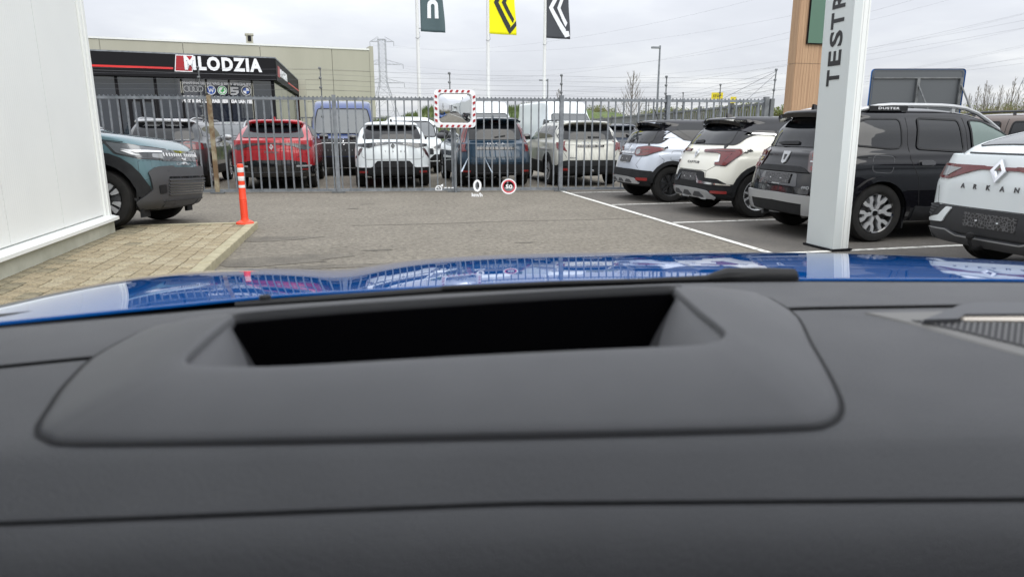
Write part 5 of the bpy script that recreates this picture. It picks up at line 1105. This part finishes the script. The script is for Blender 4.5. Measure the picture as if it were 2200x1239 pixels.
for z, s, wl in ((42, 5, 'top arm'), (32, 8.5, 'left end of the middle arm'), (31.6, -8.5, 'right end of the middle arm'), (24, 8.5, 'left end of the lowest arm'), (23.6, -8.5, 'right end of the lowest arm'), (24.5, 3, 'middle of the lowest arm')):
    cable((tq.x-s, tq.y-s*.4, z), (tq.x-175, tq.y+150+s, z*.72), 8+.1*z, 'cable from the '+wl+' of the right edge pylon')

# ------------------------------------------------------------------ vegetation
M['bark'] = mat('bare_bark', (.16, .14, .115), .9); M['twig'] = vary(mat('twigs', (.2, .17, .09), .9), (.15, .125, .06), (.30, .25, .12), .6, 4)
M['leafy'] = vary(mat('olive_leaves', (.1, .12, .03), .8), (.07, .10, .02), (.17, .19, .05), .8, 5); M['grassm'] = vary(mat('grass', (.08, .16, .03), .9), (.045, .085, .018), (.12, .15, .045), 1.2, 6)
def bare_tree(x, y, h, sp, label, group=None, seed=1, upright=1.0, dep=4, z=0, tk=1.0):
    rn = random.Random(seed); t = thing('bare_tree', label, 'tree', (x, y, z), 0, group); tr = MB(); cr_ = MB()
    tr.tube([(0, 0, 0), (0, 0, h*.3), (rn.uniform(-.05, .05), 0, h*.62), (0, 0, h*.97)], [.05*tk*h/5+.02, .042*tk*h/5, .025*tk*h/5, .006], 7, True)
    def br(p, d, l, r, k):
        pts = [p]; dd = d.copy()
        for i in range(3): dd = (dd+Vector((rn.uniform(-.12, .12), rn.uniform(-.12, .12), .16*upright))).normalized(); pts.append(pts[-1]+dd*l/3)
        cr_.tube(pts, [r, r*.8, r*.6, r*.35], 4, False)
        if k > 0:
            for j in range(rn.randint(3, 4)):
                q = rn.uniform(.25, .95); i = min(2, int(q*3)); pp = pts[i].lerp(pts[i+1], q*3-i)
                nd = (dd+Vector((rn.uniform(-.7, .7), rn.uniform(-.7, .7), rn.uniform(-.1, .5)))).normalized(); br(pp, nd, l*rn.uniform(.4, .62), r*.55, k-1)
    nb = 26
    for i in range(nb):
        zz = h*(.22+.68*i/nb); a = i*2.4+rn.random(); l = sp*(1.05-.72*(i/nb))*rn.uniform(.75, 1.1)
        br(Vector((0, 0, zz)), Vector((cos(a)*.75, sin(a)*.75, .55*upright)).normalized(), l, .013*tk*h/5, dep-2)
    part('trunk', tr, M['bark'], t, True); part('crown', cr_, M['bark'], t)
    return t
b = on_depth(1356, 281, 48); bare_tree(b.x, b.y, 5.3, 1.7, 'bare upright young tree rising above the fence between the flags and the lamp', None, 3, 1.5, 4, tk=1.5)
b = on_depth(1200, 281, 58); bare_tree(b.x, b.y, 4.9, 1.2, 'small bare tree beside the insulator post right of the flags', None, 5, 1.6, 4, tk=1.4)
rn = random.Random(8)
ORD = 'first second third fourth fifth sixth seventh eighth ninth tenth eleventh twelfth thirteenth fourteenth fifteenth'.split()
for k in range(15):
    b = on_depth(2075+k*13+rn.uniform(-4, 4), 281, 62+rn.uniform(-4, 6)); bare_tree(b.x, b.y, rn.uniform(5.0, 6.2), 1.1, 'bare tree, '+ORD[k]+' from the left in the row beyond the brown car', 'bare trees in the far right row', 40+k, 2.0, 5, tk=.95)
def hedge(name, label, pts, h, n, green, seed, depth=2.0, cat='hedge'):
    """a dense strip of bare shoots with some young leaves"""
    rn = random.Random(seed); mb = MB(); lf = MB(); c0 = pts[0]
    for _ in range(n):
        s = rn.random(); i = min(len(pts)-2, int(s*(len(pts)-1))); q = s*(len(pts)-1)-i
        x = pts[i][0]+(pts[i+1][0]-pts[i][0])*q-c0[0]; y = pts[i][1]+(pts[i+1][1]-pts[i][1])*q+rn.uniform(0, depth)-c0[1]
        hh = h*rn.uniform(.6, 1.0)*(1+.1*sin(x*1.3+seed)+.08*sin(x*3.1)); lx, ly = rn.uniform(-.3, .3), rn.uniform(-.3, .3); w_ = rn.uniform(.012, .03)
        p0, p1, p2 = (x, y, 0), (x+lx*.4, y+ly*.4, hh*.55), (x+lx, y+ly, hh)
        mb.add([(p0[0]-w_, p0[1], 0), (p0[0]+w_, p0[1], 0), (p1[0]+w_*.8, p1[1], p1[2]), (p1[0]-w_*.8, p1[1], p1[2]), (p2[0], p2[1], p2[2])], [(0, 1, 2, 3), (3, 2, 4)])
        for _k in range(int(green)):
            z = hh*rn.uniform(.3, 1); r = rn.uniform(.03, .075); a = rn.random()*6; px2 = x+lx*z/hh+rn.uniform(-.2, .2); py2 = y+ly*z/hh+rn.uniform(-.2, .2)
            lf.add([(px2-r*cos(a), py2-r*sin(a), z), (px2, py2, z-r*.6), (px2+r*cos(a), py2+r*sin(a), z+r*.2), (px2, py2+r*.4, z+r*.7)], [(0, 1, 2, 3)])
    t = thing(name, label, cat, (c0[0], c0[1], 0)); o = part('shoots', mb, M['twig'], t); o['kind'] = 'stuff'
    o = part('leaves', lf, M['leafy'], t); o['kind'] = 'stuff'; return t
def dpt(px, d): b = on_depth(px, 281, d); return (b.x, b.y)
hedge('hedge', 'brown leafless hedge behind the side fence, running from the bare tree to the totem', [dpt(1275, 52), dpt(1400, 47), dpt(1520, 42), dpt(1660, 36)], 2.95, 9000, 7, 2, 2.5)
hedge('hedge', 'short brown hedge between the two tall white vans', [dpt(1085, 48), dpt(1165, 50)], 2.9, 2200, 7, 4, 2.5)
hedge('bush', 'green bush peeping out between the fence corner and the timber totem', [dpt(1648, 30), dpt(1700, 29)], 2.3, 700, 12, 6, 1.5, 'bush')
hedge('undergrowth', 'low tangled growth below the bare trees at the right edge', [dpt(2060, 58), dpt(2300, 56)], 3.6, 4200, 4, 9, 3, 'bush')
hedge('far_woods', 'distant line of bare woodland on the horizon', [dpt(780, 230), dpt(1200, 240), dpt(1700, 230), dpt(2400, 200)], 6.5, 6000, 3, 12, 18, 'trees')['kind'] = 'stuff'
hedge('hedge', 'leafless hedge across the street, mirrored in the showroom glass', [(-34, -33), (-10, -34), (14, -35)], 3.4, 2200, 3, 14, 2.5)
for k in range(5): bare_tree(-27+8.5*k, -31-(k % 3), 6.5+(k*7 % 3), 2.6, 'bare tree across the street, '+ORD[k]+' of those mirrored in the showroom glass', 'bare trees mirrored in the showroom glass', 90+k, 1.2, 4, tk=1.6)
# grass bank behind the vans
gb = MB(); nx, ny = 40, 10
def bank(x, y): s = max(0, min(1, (y-34)/5)); return (1.55+.95*max(0, min(1, (x-.5)/4.5))+.12*sin(x*2.1)+.08*sin(x*5.3))*s*s*(3-2*s)
gb.add([(-3+18*i/nx, 34+14*j/ny, bank(-3+18*i/nx, 34+14*j/ny)) for j in range(ny+1) for i in range(nx+1)], [(j*(nx+1)+i, j*(nx+1)+i+1, (j+1)*(nx+1)+i+1, (j+1)*(nx+1)+i) for j in range(ny) for i in range(nx)])
struct('grass_bank', gb, M['grassm'], True)
gr = MB(); rn = random.Random(4)
for _ in range(9000):
    x = rn.uniform(-2.5, 12); y = rn.uniform(35, 42); z = bank(x, y); h = rn.uniform(.12, .42); a = rn.uniform(-.12, .12)
    gr.add([(x-.02, y, z), (x+.02, y, z), (x+a, y, z+h)], [(0, 1, 2)])
o = obj('tall_grass', mesh('tall_grass', gr, M['grassm'])); o['kind'] = 'stuff'; tag(o, 'long green grass on the bank behind the small white van', 'grass')
# ------------------------------------------------------------------ the car we sit in
CY = YAW-RD(2.2); cu_ = Vector((cos(CY), -sin(CY), 0)); cv_ = Vector((sin(CY), cos(CY), 0))     # right and forward
def CP(u, v, z): p = cu_*u+cv_*v; return Vector((p.x, p.y, z))
def interp(t, x):
    if x <= t[0][0]: a, b = t[0], t[1]
    elif x >= t[-1][0]: a, b = t[-2], t[-1]
    else:
        for a, b in zip(t, t[1:]):
            if a[0] <= x <= b[0]: break
    return a[1]+(b[1]-a[1])*(x-a[0])/(b[0]-a[0])
def smooth_t(t, x, w_=70): return sum(interp(t, x+w_*k) for k in (-1, -.5, 0, .5, 1))/5
own = thing('own_car', 'blue car we look out of, its dark dashboard filling the lower half of the picture', 'car', (0, 0, 0))
M['dash'] = vary(mat('dashboard_grain', (.10, .10, .10), .58, spec=.5), (.050, .051, .055), (.065, .066, .070), 5, 3, bump=.4, bscale=600)
M['housing'] = vary(mat('display_hood', (.10, .10, .10), .52, spec=.6), (.056, .057, .061), (.073, .074, .078), 5, 3, bump=.22, bscale=700)
M['black_hole'] = mat('display_well', (.004, .004, .005), .9, spec=0); M['seam_d'] = mat('dash_gap', (.01, .01, .011), .9)
# bonnet: a long curved sheet, power bulge in the middle and a rounded left wing
SIL = [(-700, 800), (-300, 710), (0, 655), (110, 630), (225, 607), (320, 592), (420, 583), (500, 578), (580, 576), (660, 577.5), (735, 581), (790, 573), (850, 563), (940, 554), (1050, 547.5), (1150, 544), (1300, 542), (1500, 541.5), (1700, 542), (1850, 545), (2000, 550), (2200, 561), (2500, 590), (2900, 660)]
REAR = [(-700, 775), (-300, 722), (0, 690), (300, 660), (585, 632), (900, 614), (1150, 603), (1400, 598), (1600, 596.5), (1900, 596.5), (2200, 598), (2500, 606), (2900, 630)]
def dirt(px, py): d = ray(px, py); h = sqrt(d.x*d.x+d.y*d.y); return Vector((d.x/h, d.y/h, 0)), -d.z/h
cols = []; pxs = [-600+20*k for k in range(166)]; S_ = [0, .04, .08, .13]+[.18+.06*k for k in range(24)]
for px in pxs:
    yr = smooth_t(REAR, px, 60); ys_ = smooth_t(SIL, px, 34)
    if px < -150: ys_ = min(ys_, yr-16)
    d, tr_ = dirt(px, yr); _, ts = dirt(px, ys_); cph = d.dot(cv_)
    rr_ = 1.26/cph; 
    for _ in range(3): u = d.dot(cu_)*rr_-.36; rr_ = (1.26-.16*u*u)/cph
    rs = 2.2/cph
    for _ in range(3): u = d.dot(cu_)*rs-.36; rs = (2.22-.16*u*u)/cph
    zr = H-tr_*rr_; zs = H-ts*rs; avg = (zr-zs)/(rs-rr_); m0 = 2*avg-ts
    c = []
    p = d*(rr_-.004); p = d*(rr_+.04); c.append((p.x, p.y, zr-.010)); p = d*(rr_-.002); c.append((p.x, p.y, zr-.0060)); c.append((p.x, p.y, zr-.0045)); p = d*(rr_-.001); c.append((p.x, p.y, zr-.0015))
    for s in S_:
        r = rr_+s*(rs-rr_); dr = r-rr_; z = zr-(m0*dr+(ts-m0)/(2*(rs-rr_))*dr*dr); p = d*r; c.append((p.x, p.y, z))
    c.append((c[-1][0], c[-1][1], .3)); cols.append(c)
m = len(cols[0]); mb = MB(); mb.add([p for c in cols for p in c], [(i*m+j, (i+1)*m+j, (i+1)*m+j+1, i*m+j+1) for i in range(len(cols)-1) for j in range(m-1)])
bon = part('bonnet', mb, P['own'], own, True, 60)
# dashboard in rows from the windscreen towards us
def row(t, z, w_=60): return lambda px: on_z(px, smooth_t(t, px, w_), z)
Y0 = [(-900, 800), (0, 707), (500, 662), (940, 633), (1440, 609), (1700, 606), (2200, 608), (3100, 628)]
Y1 = [(-900, 880), (0, 788), (220, 766), (950, 710), (1690, 663), (2060, 657), (2200, 657), (3100, 670)]
Y2 = [(-900, 1015), (0, 992), (950, 975), (2200, 950), (3100, 935)]
Y3 = [(-900, 1160), (0, 1123), (1100, 1080), (2200, 1071), (3100, 1066)]
sh_ = lambda t, d: [(a, b+d) for a, b in t]
xs = [-900+25*k for k in range(161)]
def strip(name, rows, m_, sm=True):
    P_ = [[tuple(r(x)) for x in xs] for r in rows]; n = len(xs); o = part(name, MB().add([p for r in P_ for p in r], [(j*n+i, j*n+i+1, (j+1)*n+i+1, (j+1)*n+i) for j in range(len(rows)-1) for i in range(n-1)]), m_, own, sm, 60); return o
ZD = 1.092
strip('dashboard_front', [row(sh_(Y0, 8), 1.055), row(sh_(Y0, -1), 1.082), row(Y0, 1.086), row(sh_(Y1, -22), ZD), row(sh_(Y1, -4), ZD-.001), row(sh_(Y1, -1), ZD-.003), row(sh_(Y1, 1), ZD-.012)], M['dash'])
strip('dashboard_gap', [row(sh_(Y1, -3), ZD-.010), row(sh_(Y1, 7), ZD-.012)], M['seam_d'])
dtop = strip('dashboard_top', [row(sh_(Y1, 3), ZD-.014), row(sh_(Y1, 4), ZD-.002), row(sh_(Y1, 7), ZD)]+[(lambda q: (lambda px: row(sh_(Y1, 7), ZD)(px).lerp(row(sh_(Y2, -60), ZD+.001)(px), q)))(q/14) for q in range(1, 14)]+[row(sh_(Y2, -60), ZD+.001), row(sh_(Y2, -14), ZD), row(sh_(Y2, 12), ZD-.004), row(sh_(Y3, -14), ZD-.016), row(sh_(Y3, -3), ZD-.0175), row(sh_(Y3, 0), ZD-.024)], M['dash'])
strip('dashboard_gap', [row(sh_(Y3, -2), ZD-.023), row(sh_(Y3, 8), ZD-.026)], M['seam_d'])
strip('dashboard_lower', [row(sh_(Y3, 4), ZD-.030), row(sh_(Y3, 5), ZD-.0205), row(sh_(Y3, 12), ZD-.019), row(sh_(Y3, 90), ZD-.030), row(sh_(Y3, 240), ZD-.052), row(sh_(Y3, 700), ZD-.16)], M['dash'])
# display hood: raised surround with a deep well
OUT = [(180, 958), (560, 953), (950, 944), (1330, 936), (1680, 927), (1775, 915), (1806, 880), (1785, 820), (1742, 742), (1700, 672), (1600, 632), (1450, 603), (1200, 612), (940, 627), (700, 641), (500, 662), (365, 700), (225, 757), (150, 822), (106, 884), (84, 925), (104, 946)]
INN = [(450, 787), (620, 786), (950, 767), (1250, 752), (1480, 742), (1535, 735), (1558, 718), (1545, 700), (1505, 668), (1465, 632), (1450, 618), (1438, 613), (1200, 624), (940, 640), (720, 655), (520, 672), (498, 680), (462, 708), (425, 742), (402, 765), (400, 777), (415, 784)]
def rim_z(y): return 1.124+(785-y)/(785-615)*.028
n = len(OUT)
def cat(pts, k=4):
    o = []; n_ = len(pts)
    for i in range(n_):
        p0, p1, p2, p3 = (Vector(pts[(i+j) % n_]) for j in (-1, 0, 1, 2))
        for s in range(k): t = s/k; o.append(tuple(.5*((2*p1)+(-p0+p2)*t+(2*p0-5*p1+4*p2-p3)*t*t+(-p0+3*p1-3*p2+p3)*t**3)))
    return o
A3 = [tuple(on_z(x, y, ZD)) for x, y in OUT]; A3[12] = tuple(Vector(A3[12])); B3 = [tuple(on_z(x, y, rim_z(y))) for x, y in INN]
# the far edge of the surround stands behind its lip, hidden from here
for i in (11, 12, 13, 14, 15): p = Vector(B3[i]); q = Vector((p.x, p.y, 0)).normalized()*.03; A3[i] = (p.x+q.x, p.y+q.y, ZD-.004)
A3 = cat(A3); B3 = cat(B3); N_ = len(A3); cen = sum((Vector(b) for b in B3), Vector())/N_
loops = []
for t, bul in ((0, 0), (.012, .002), (.04, .0035), (.12, .0045), (.35, .0055), (.6, .0055), (.85, .0038), (.96, .0018), (.99, .0008), (1, -.0006)):
    loops.append([Vector(a).lerp(Vector(b), t)+Vector((0, 0, bul-(0.004 if t == 0 else 0))) for a, b in zip(A3, B3)])
L1 = [p+(cen-p)*.010+Vector((0, 0, -.006)) for p in loops[-1]]; loops.append(L1)
# the dashboard is open under the display well
def inside(x, y, poly):
    r = False
    for (x0, y0), (x1, y1) in zip(poly, poly[1:]+poly[:1]):
        if (y0 > y) != (y1 > y) and x < (x1-x0)*(y-y0)/(y1-y0)+x0: r = not r
    return r
opn2 = [(p[0]+(cen.x-p[0])*.01, p[1]+(cen.y-p[1])*.01) for p in B3]
opn = [(p[0]+(cen.x-p[0])*.06, p[1]+(cen.y-p[1])*.06) for p in A3]
for o in [q for q in own.children if q.name.startswith('dashboard')]:
    bm = bmesh.new(); bm.from_mesh(o.data); bmesh.ops.delete(bm, geom=[f for f in bm.faces if all(inside(v.co.x, v.co.y, opn) for v in f.verts) or any(inside(v.co.x, v.co.y, opn2) for v in f.verts)], context='FACES'); bm.to_mesh(o.data); bm.free()
def ringmesh(lps): 
    k = len(lps); return MB().add([tuple(p) for l in lps for p in l], [(j*N_+i, j*N_+(i+1) % N_, (j+1)*N_+(i+1) % N_, (j+1)*N_+i) for j in range(k-1) for i in range(N_)])
part('display_hood', ringmesh(loops), M['housing'], own, True, 70)
# inside: a grey collar slides in from both ends, then a matt black well drops from its rim
def sidew(p): return min(1, abs((p-cen).dot(cu_)-.01)/.212)**4
def uv_(i): return L1[i*4].dot(cu_), L1[i*4].dot(cv_)
(un0, vn0), (un1, vn1), (uf0, vf0), (uf1, vf1) = uv_(0), uv_(4), uv_(15), uv_(11)
def depthq(p):
    u, v = p.dot(cu_), p.dot(cv_); a = vn0+(vn1-vn0)*(u-un0)/(un1-un0); b = vf0+(vf1-vf0)*(u-uf0)/(uf1-uf0); return min(1, max(0, (v-a)/(b-a)/.88))
def collar(i, t):
    p = L1[i]; s_ = sidew(p)*(1-depthq(p)**1.6); c2 = Vector(((cen.x), (cen.y), p.z)); d = (c2-p); d.z = 0; along = cu_*d.dot(cu_)
    return p+along*(.36*s_*t)+Vector((0, 0, -(.004*t+.07*s_*t**1.5)))
col_ = [[collar(i, t) for i in range(N_)] for t in (0, .12, .25, .4, .55, .7, .85, 1)]
part('well_collar', ringmesh(col_[:6]), M['housing'], own, True, 70); part('well_shade_ring', ringmesh(col_[5:]), mat('well_shade_ring', (.02, .02, .022), .7, spec=.3), own, True, 70)  # inner collar coloured darker to paint the walls' fade into shade
e0 = col_[-1]; dn = [e0]+[[p+Vector((0, 0, -d))+(cen-p)*k for p in e0] for d, k in ((.02, .004), (.06, .01), (.10, .02))]
for l in dn[1:]: pass
well = ringmesh(dn); well.f.append(tuple(3*N_+i for i in range(N_)))
part('display_well', well, M['black_hole'], own, True, 70)
g0 = [Vector(a)+(Vector(a)-cen).normalized()*.0035 for a in A3]; g1 = [Vector(a)-(Vector(a)-cen).normalized()*.001 for a in A3]
for l in (g0, g1):
    for p in l: p.z = ZD+.0018
part('hood_gap', ringmesh([g0, g1]), M['seam_d'], own)
# cowl and wipers beyond the screen
strip('cowl', [row(sh_(REAR, -16), 1.02), row(sh_(REAR, 4), 1.03), row(sh_(Y0, 34), 1.03)], M['plastic'])
wiperm = mat('wiper_rubber', (.014, .0145, .016), .6, spec=.3)
wp = [on_z(x, y, 1.085) for x, y in ((505, 655), (700, 641), (950, 622), (1200, 611), (1420, 604))]
part('wiper_blade', MB().tube(wp, [.004, .005, .005, .004, .004], 6), wiperm, own, True)
part('wiper_frame', MB().tube([p+Vector((0, 0, -.010)) for p in wp], .005, 6), wiperm, own, True)
kp = on_z(570, 646, 1.086); part('washer_jet', MB().lathe([(.0001, .01), (.008, .008), (.012, -.01)], 12, 'Z', tuple(kp)), M['plastic'], own, True)
wa = [on_z(x, y, 1.088) for x, y in ((950, 619), (1200, 608), (1380, 603), (1520, 598))]; part('wiper_arm', MB().tube(wa, [.004, .004, .004, .006], 8), wiperm, own, True)
a, b, c_ = on_z(1512, 598, 1.088), on_z(1560, 592, 1.09), on_z(1700, 593, 1.09)
part('wiper_pivot', MB().tube([a, b, b.lerp(c_, .5), c_, on_z(1712, 600, 1.07)], [.004, .0135, .0145, .0135, .004], 10), wiperm, own, True)
# right-hand loudspeaker recess
def slab(name, pts, z0, z1, m_, grow=0.0):
    q = [Vector(on_z(x, y, z1)) for x, y in pts]; c0 = sum(q, Vector())/len(q); n_q = len(q)
    lo = [p+(p-c0).normalized()*grow+Vector((0, 0, z0-z1)) for p in q]
    return part(name, MB().add([tuple(p) for p in q+lo], [tuple(range(n_q))]+[(i, (i+1) % n_q, n_q+(i+1) % n_q, n_q+i) for i in range(n_q)]), m_, own)
slab('speaker_surround', [(1862, 671), (2060, 668), (2240, 664), (2700, 690), (2700, 905), (2200, 762), (2060, 722), (1960, 693)], ZD, ZD+.0022, mat('speaker_trim', (.125, .122, .115), .5), .004)
slab('speaker_mesh', [(1958, 687), (2070, 688), (2200, 690), (2700, 712), (2700, 870), (2200, 744), (2060, 710)], ZD+.002, ZD+.0030, mat('speaker_cloth', (.035, .035, .038), .8))
rb = mat('speaker_rib', (.085, .084, .083), .55)
for k in range(36):
    x0 = 1966+k*13.6; yb = interp([(1955, 689), (2060, 710), (2200, 744), (2700, 870)], x0)-1.5; yt = interp([(1955, 687), (2200, 689), (2700, 712)], x0)+.5
    a = on_z(x0+7, yt, ZD+.0036); b = on_z(x0+2, yb, ZD+.0036); part('grille_rib', MB().beam(a, b, .0024, .0012), rb, own)
slab('metal_strip', [(2061, 682), (2076, 673), (2200, 672), (2700, 692), (2700, 712), (2200, 688), (2072, 687)], ZD+.003, ZD+.0055, mat('strip_reflection_beige', (.80, .72, .62), .35, .6))  # metal trim whose pale beige colour stands for a bright reflection
slab('speaker_cap', [(1985, 686), (2058, 684), (2074, 674), (2200, 673), (2700, 693), (2700, 664), (2200, 649), (2095, 649), (2060, 655), (2030, 668)], ZD+.003, ZD+.009, M['plastic_grey'], .002)
# windscreen, pillars, roof and doors around us
bot = [on_z(x, smooth_t(Y0, x)-6, 1.075) for x in range(-1100, 3301, 200)]; nb = len(bot)
def top(i): t = i/(nb-1); return CP(-.62+1.96*t, .42-.10*(2*t-1)**2, 1.52)
rows = 8; vs = []
for j in range(rows+1):
    for i in range(nb): s = j/rows; p = bot[i].lerp(top(i), s)+Vector((0, 0, .035*4*s*(1-s))); vs.append(tuple(p))
ws = MB().add(vs, [(j*nb+i, j*nb+i+1, (j+1)*nb+i+1, (j+1)*nb+i) for j in range(rows) for i in range(nb-1)])
clear = bpy.data.materials.new('clear_windscreen'); clear.use_nodes = True; t_ = clear.node_tree; t_.nodes.clear(); tb = t_.nodes.new('ShaderNodeBsdfTransparent'); tb.inputs[0].default_value = (.965, .975, .975, 1); ot = t_.nodes.new('ShaderNodeOutputMaterial'); t_.links.new(tb.outputs[0], ot.inputs[0])
part('windscreen', ws, clear, own, True)
lin = mat('headlining', (.30, .30, .29), .9)
roof = MB(); 
for s, z in ((0, 1.52), (1, 1.56)): pass
part('roof', MB().box(-.66, 1.38, -2.3, .40, 1.545, 1.575), P['own'], own); part('headlining', MB().box(-.66, 1.38, -2.3, .38, 1.525, 1.543), lin, own)
for nm in ('roof', 'headlining'):
    for o in own.children:
        if o.name.split('.')[0] == nm: o.rotation_euler = (0, 0, -CY)
def P2(*p): return tuple(CP(*p))
for sgn, uo, ur in ((-1, -.86, -.64), (1, 1.58, 1.36)):
    part('windscreen_pillar', MB().beam(P2(uo, .78, 1.02), P2(ur, .40, 1.54), .07, .07), P['own'], own)
    part('door_pillar', MB().beam(P2(uo, -.45, .98), P2(ur, -.45, 1.55), .16, .05, (0, 1, 0)), P['own'], own)
    part('rear_pillar', MB().beam(P2(uo, -1.9, .98), P2(ur, -2.2, 1.55), .4, .05, (0, 1, 0)), P['own'], own)
    part('door', MB().beam(P2(uo, .95, .66), P2(uo, -2.9, .66), .09, .68), P['own'], own)
part('rear_body', MB().beam(P2(-.86, -2.9, .75), P2(1.58, -2.9, .75), .09, .9), P['own'], own)
part('cabin_floor', MB().beam(P2(.36, 1.1, .28), P2(.36, -2.9, .28), 2.4, .04), M['dark'], own)
part('seat_back', MB().beam(P2(0, -.55, .5), P2(0, -.75, 1.15), .5, .14, (0, 1, 0)), M['dash'], own); part('seat_back', MB().beam(P2(.74, -.55, .5), P2(.74, -.75, 1.15), .5, .14, (0, 1, 0)), M['dash'], own)
# head-up display: a virtual picture that floats beyond the bonnet
HD = 3.1
glow = mat('display_white', (0, 0, 0), 1, emit=((.97, .98, 1), 1.05)); glowr = mat('display_red', (0, 0, 0), 1, emit=((.85, .09, .12), .9)); glowb = mat('display_blue', (0, 0, 0), 1, emit=((.75, .86, 1), .95))
def hud(name, m2, m_, d=0): part(name, MB().add([tuple(on_depth(x, y, HD-d)) for x, y in m2[0]], m2[1]), m_, own)
def ht(s, cx, cy, hgt, wid, bold=0): t = text_mesh(s, bold); k = wid/text_w(t[0]); return [(cx+a*k, cy-b*hgt) for a, b in t[0]], t[1]
ov = lambda rx, ry, n=28, c=(0, 0): [(c[0]+rx*cos(2*pi*k/n), c[1]+ry*sin(2*pi*k/n)) for k in range(n)]
hud('speed_digit', ring2(ov(8.8, 12.8, 28, (1025.5, 399)), ov(4.2, 8.6, 28, (1025.5, 399))), glow)
hud('speed_unit', ht('km/h', 1025, 418.5, 8, 23, .03), glow)
hud('limit_ring', ring2(ov(16.5, 16.5, 36, (1093, 400.5)), ov(14, 14, 36, (1093, 400.5))), glow); hud('limit_ring_red', ring2(ov(14, 14, 36, (1093, 400.5)), ov(11.2, 11.2, 36, (1093, 400.5))), glowr, .002)
hud('limit_digits', ht('50', 1093.5, 401, 8.8, 14.5, .03), glow, .004)
hud('cruise_symbol', ring2(cr2(942.5, 405.5, 7.3, 14, -.5, pi+.5), cr2(942.5, 405.5, 5.3, 14, -.5, pi+.5)), glow)
hud('cruise_needle', poly2([(940, 401.5), (944.5, 405), (943, 406), (939, 402.5)]), glow); hud('cruise_arrow', poly2([(946, 398), (952, 395), (951.5, 401.5)]), glow)
for k in range(3): hud('cruise_dash', poly2([(954.5+7.7*k, 402.5), (959.5+7.7*k, 402.5), (959.5+7.7*k, 404.5), (954.5+7.7*k, 404.5)]), glow)
hud('lane_mark', poly2([(1007.5, 335.5), (993.5, 369), (991, 369.5), (990.5, 367)]), glowb); hud('lane_mark', poly2([(1039.5, 335.5), (1054.5, 367), (1057.5, 371.5), (1058, 370)]), glowb)

# ------------------------------------------------------------------ run the vehicle builders
captur_old(); captur_new(); duster_black(); arkana(); teal_nose(); gate_cars(); vans()

for src, x, y, lb in ((duster_black.root, 6.6, -10.2, 'black off-road car beside the white hall, seen in the traffic mirror'), (gate_cars.white, 6.6, -16.0, 'white car behind the black one, seen in the traffic mirror')):
    r_ = copy_tree(src); r_.location = (x, y, 0); r_.rotation_euler = (0, 0, RD(90)); r_['label'] = lb; r_['group'] = 'cars seen in the traffic mirror'
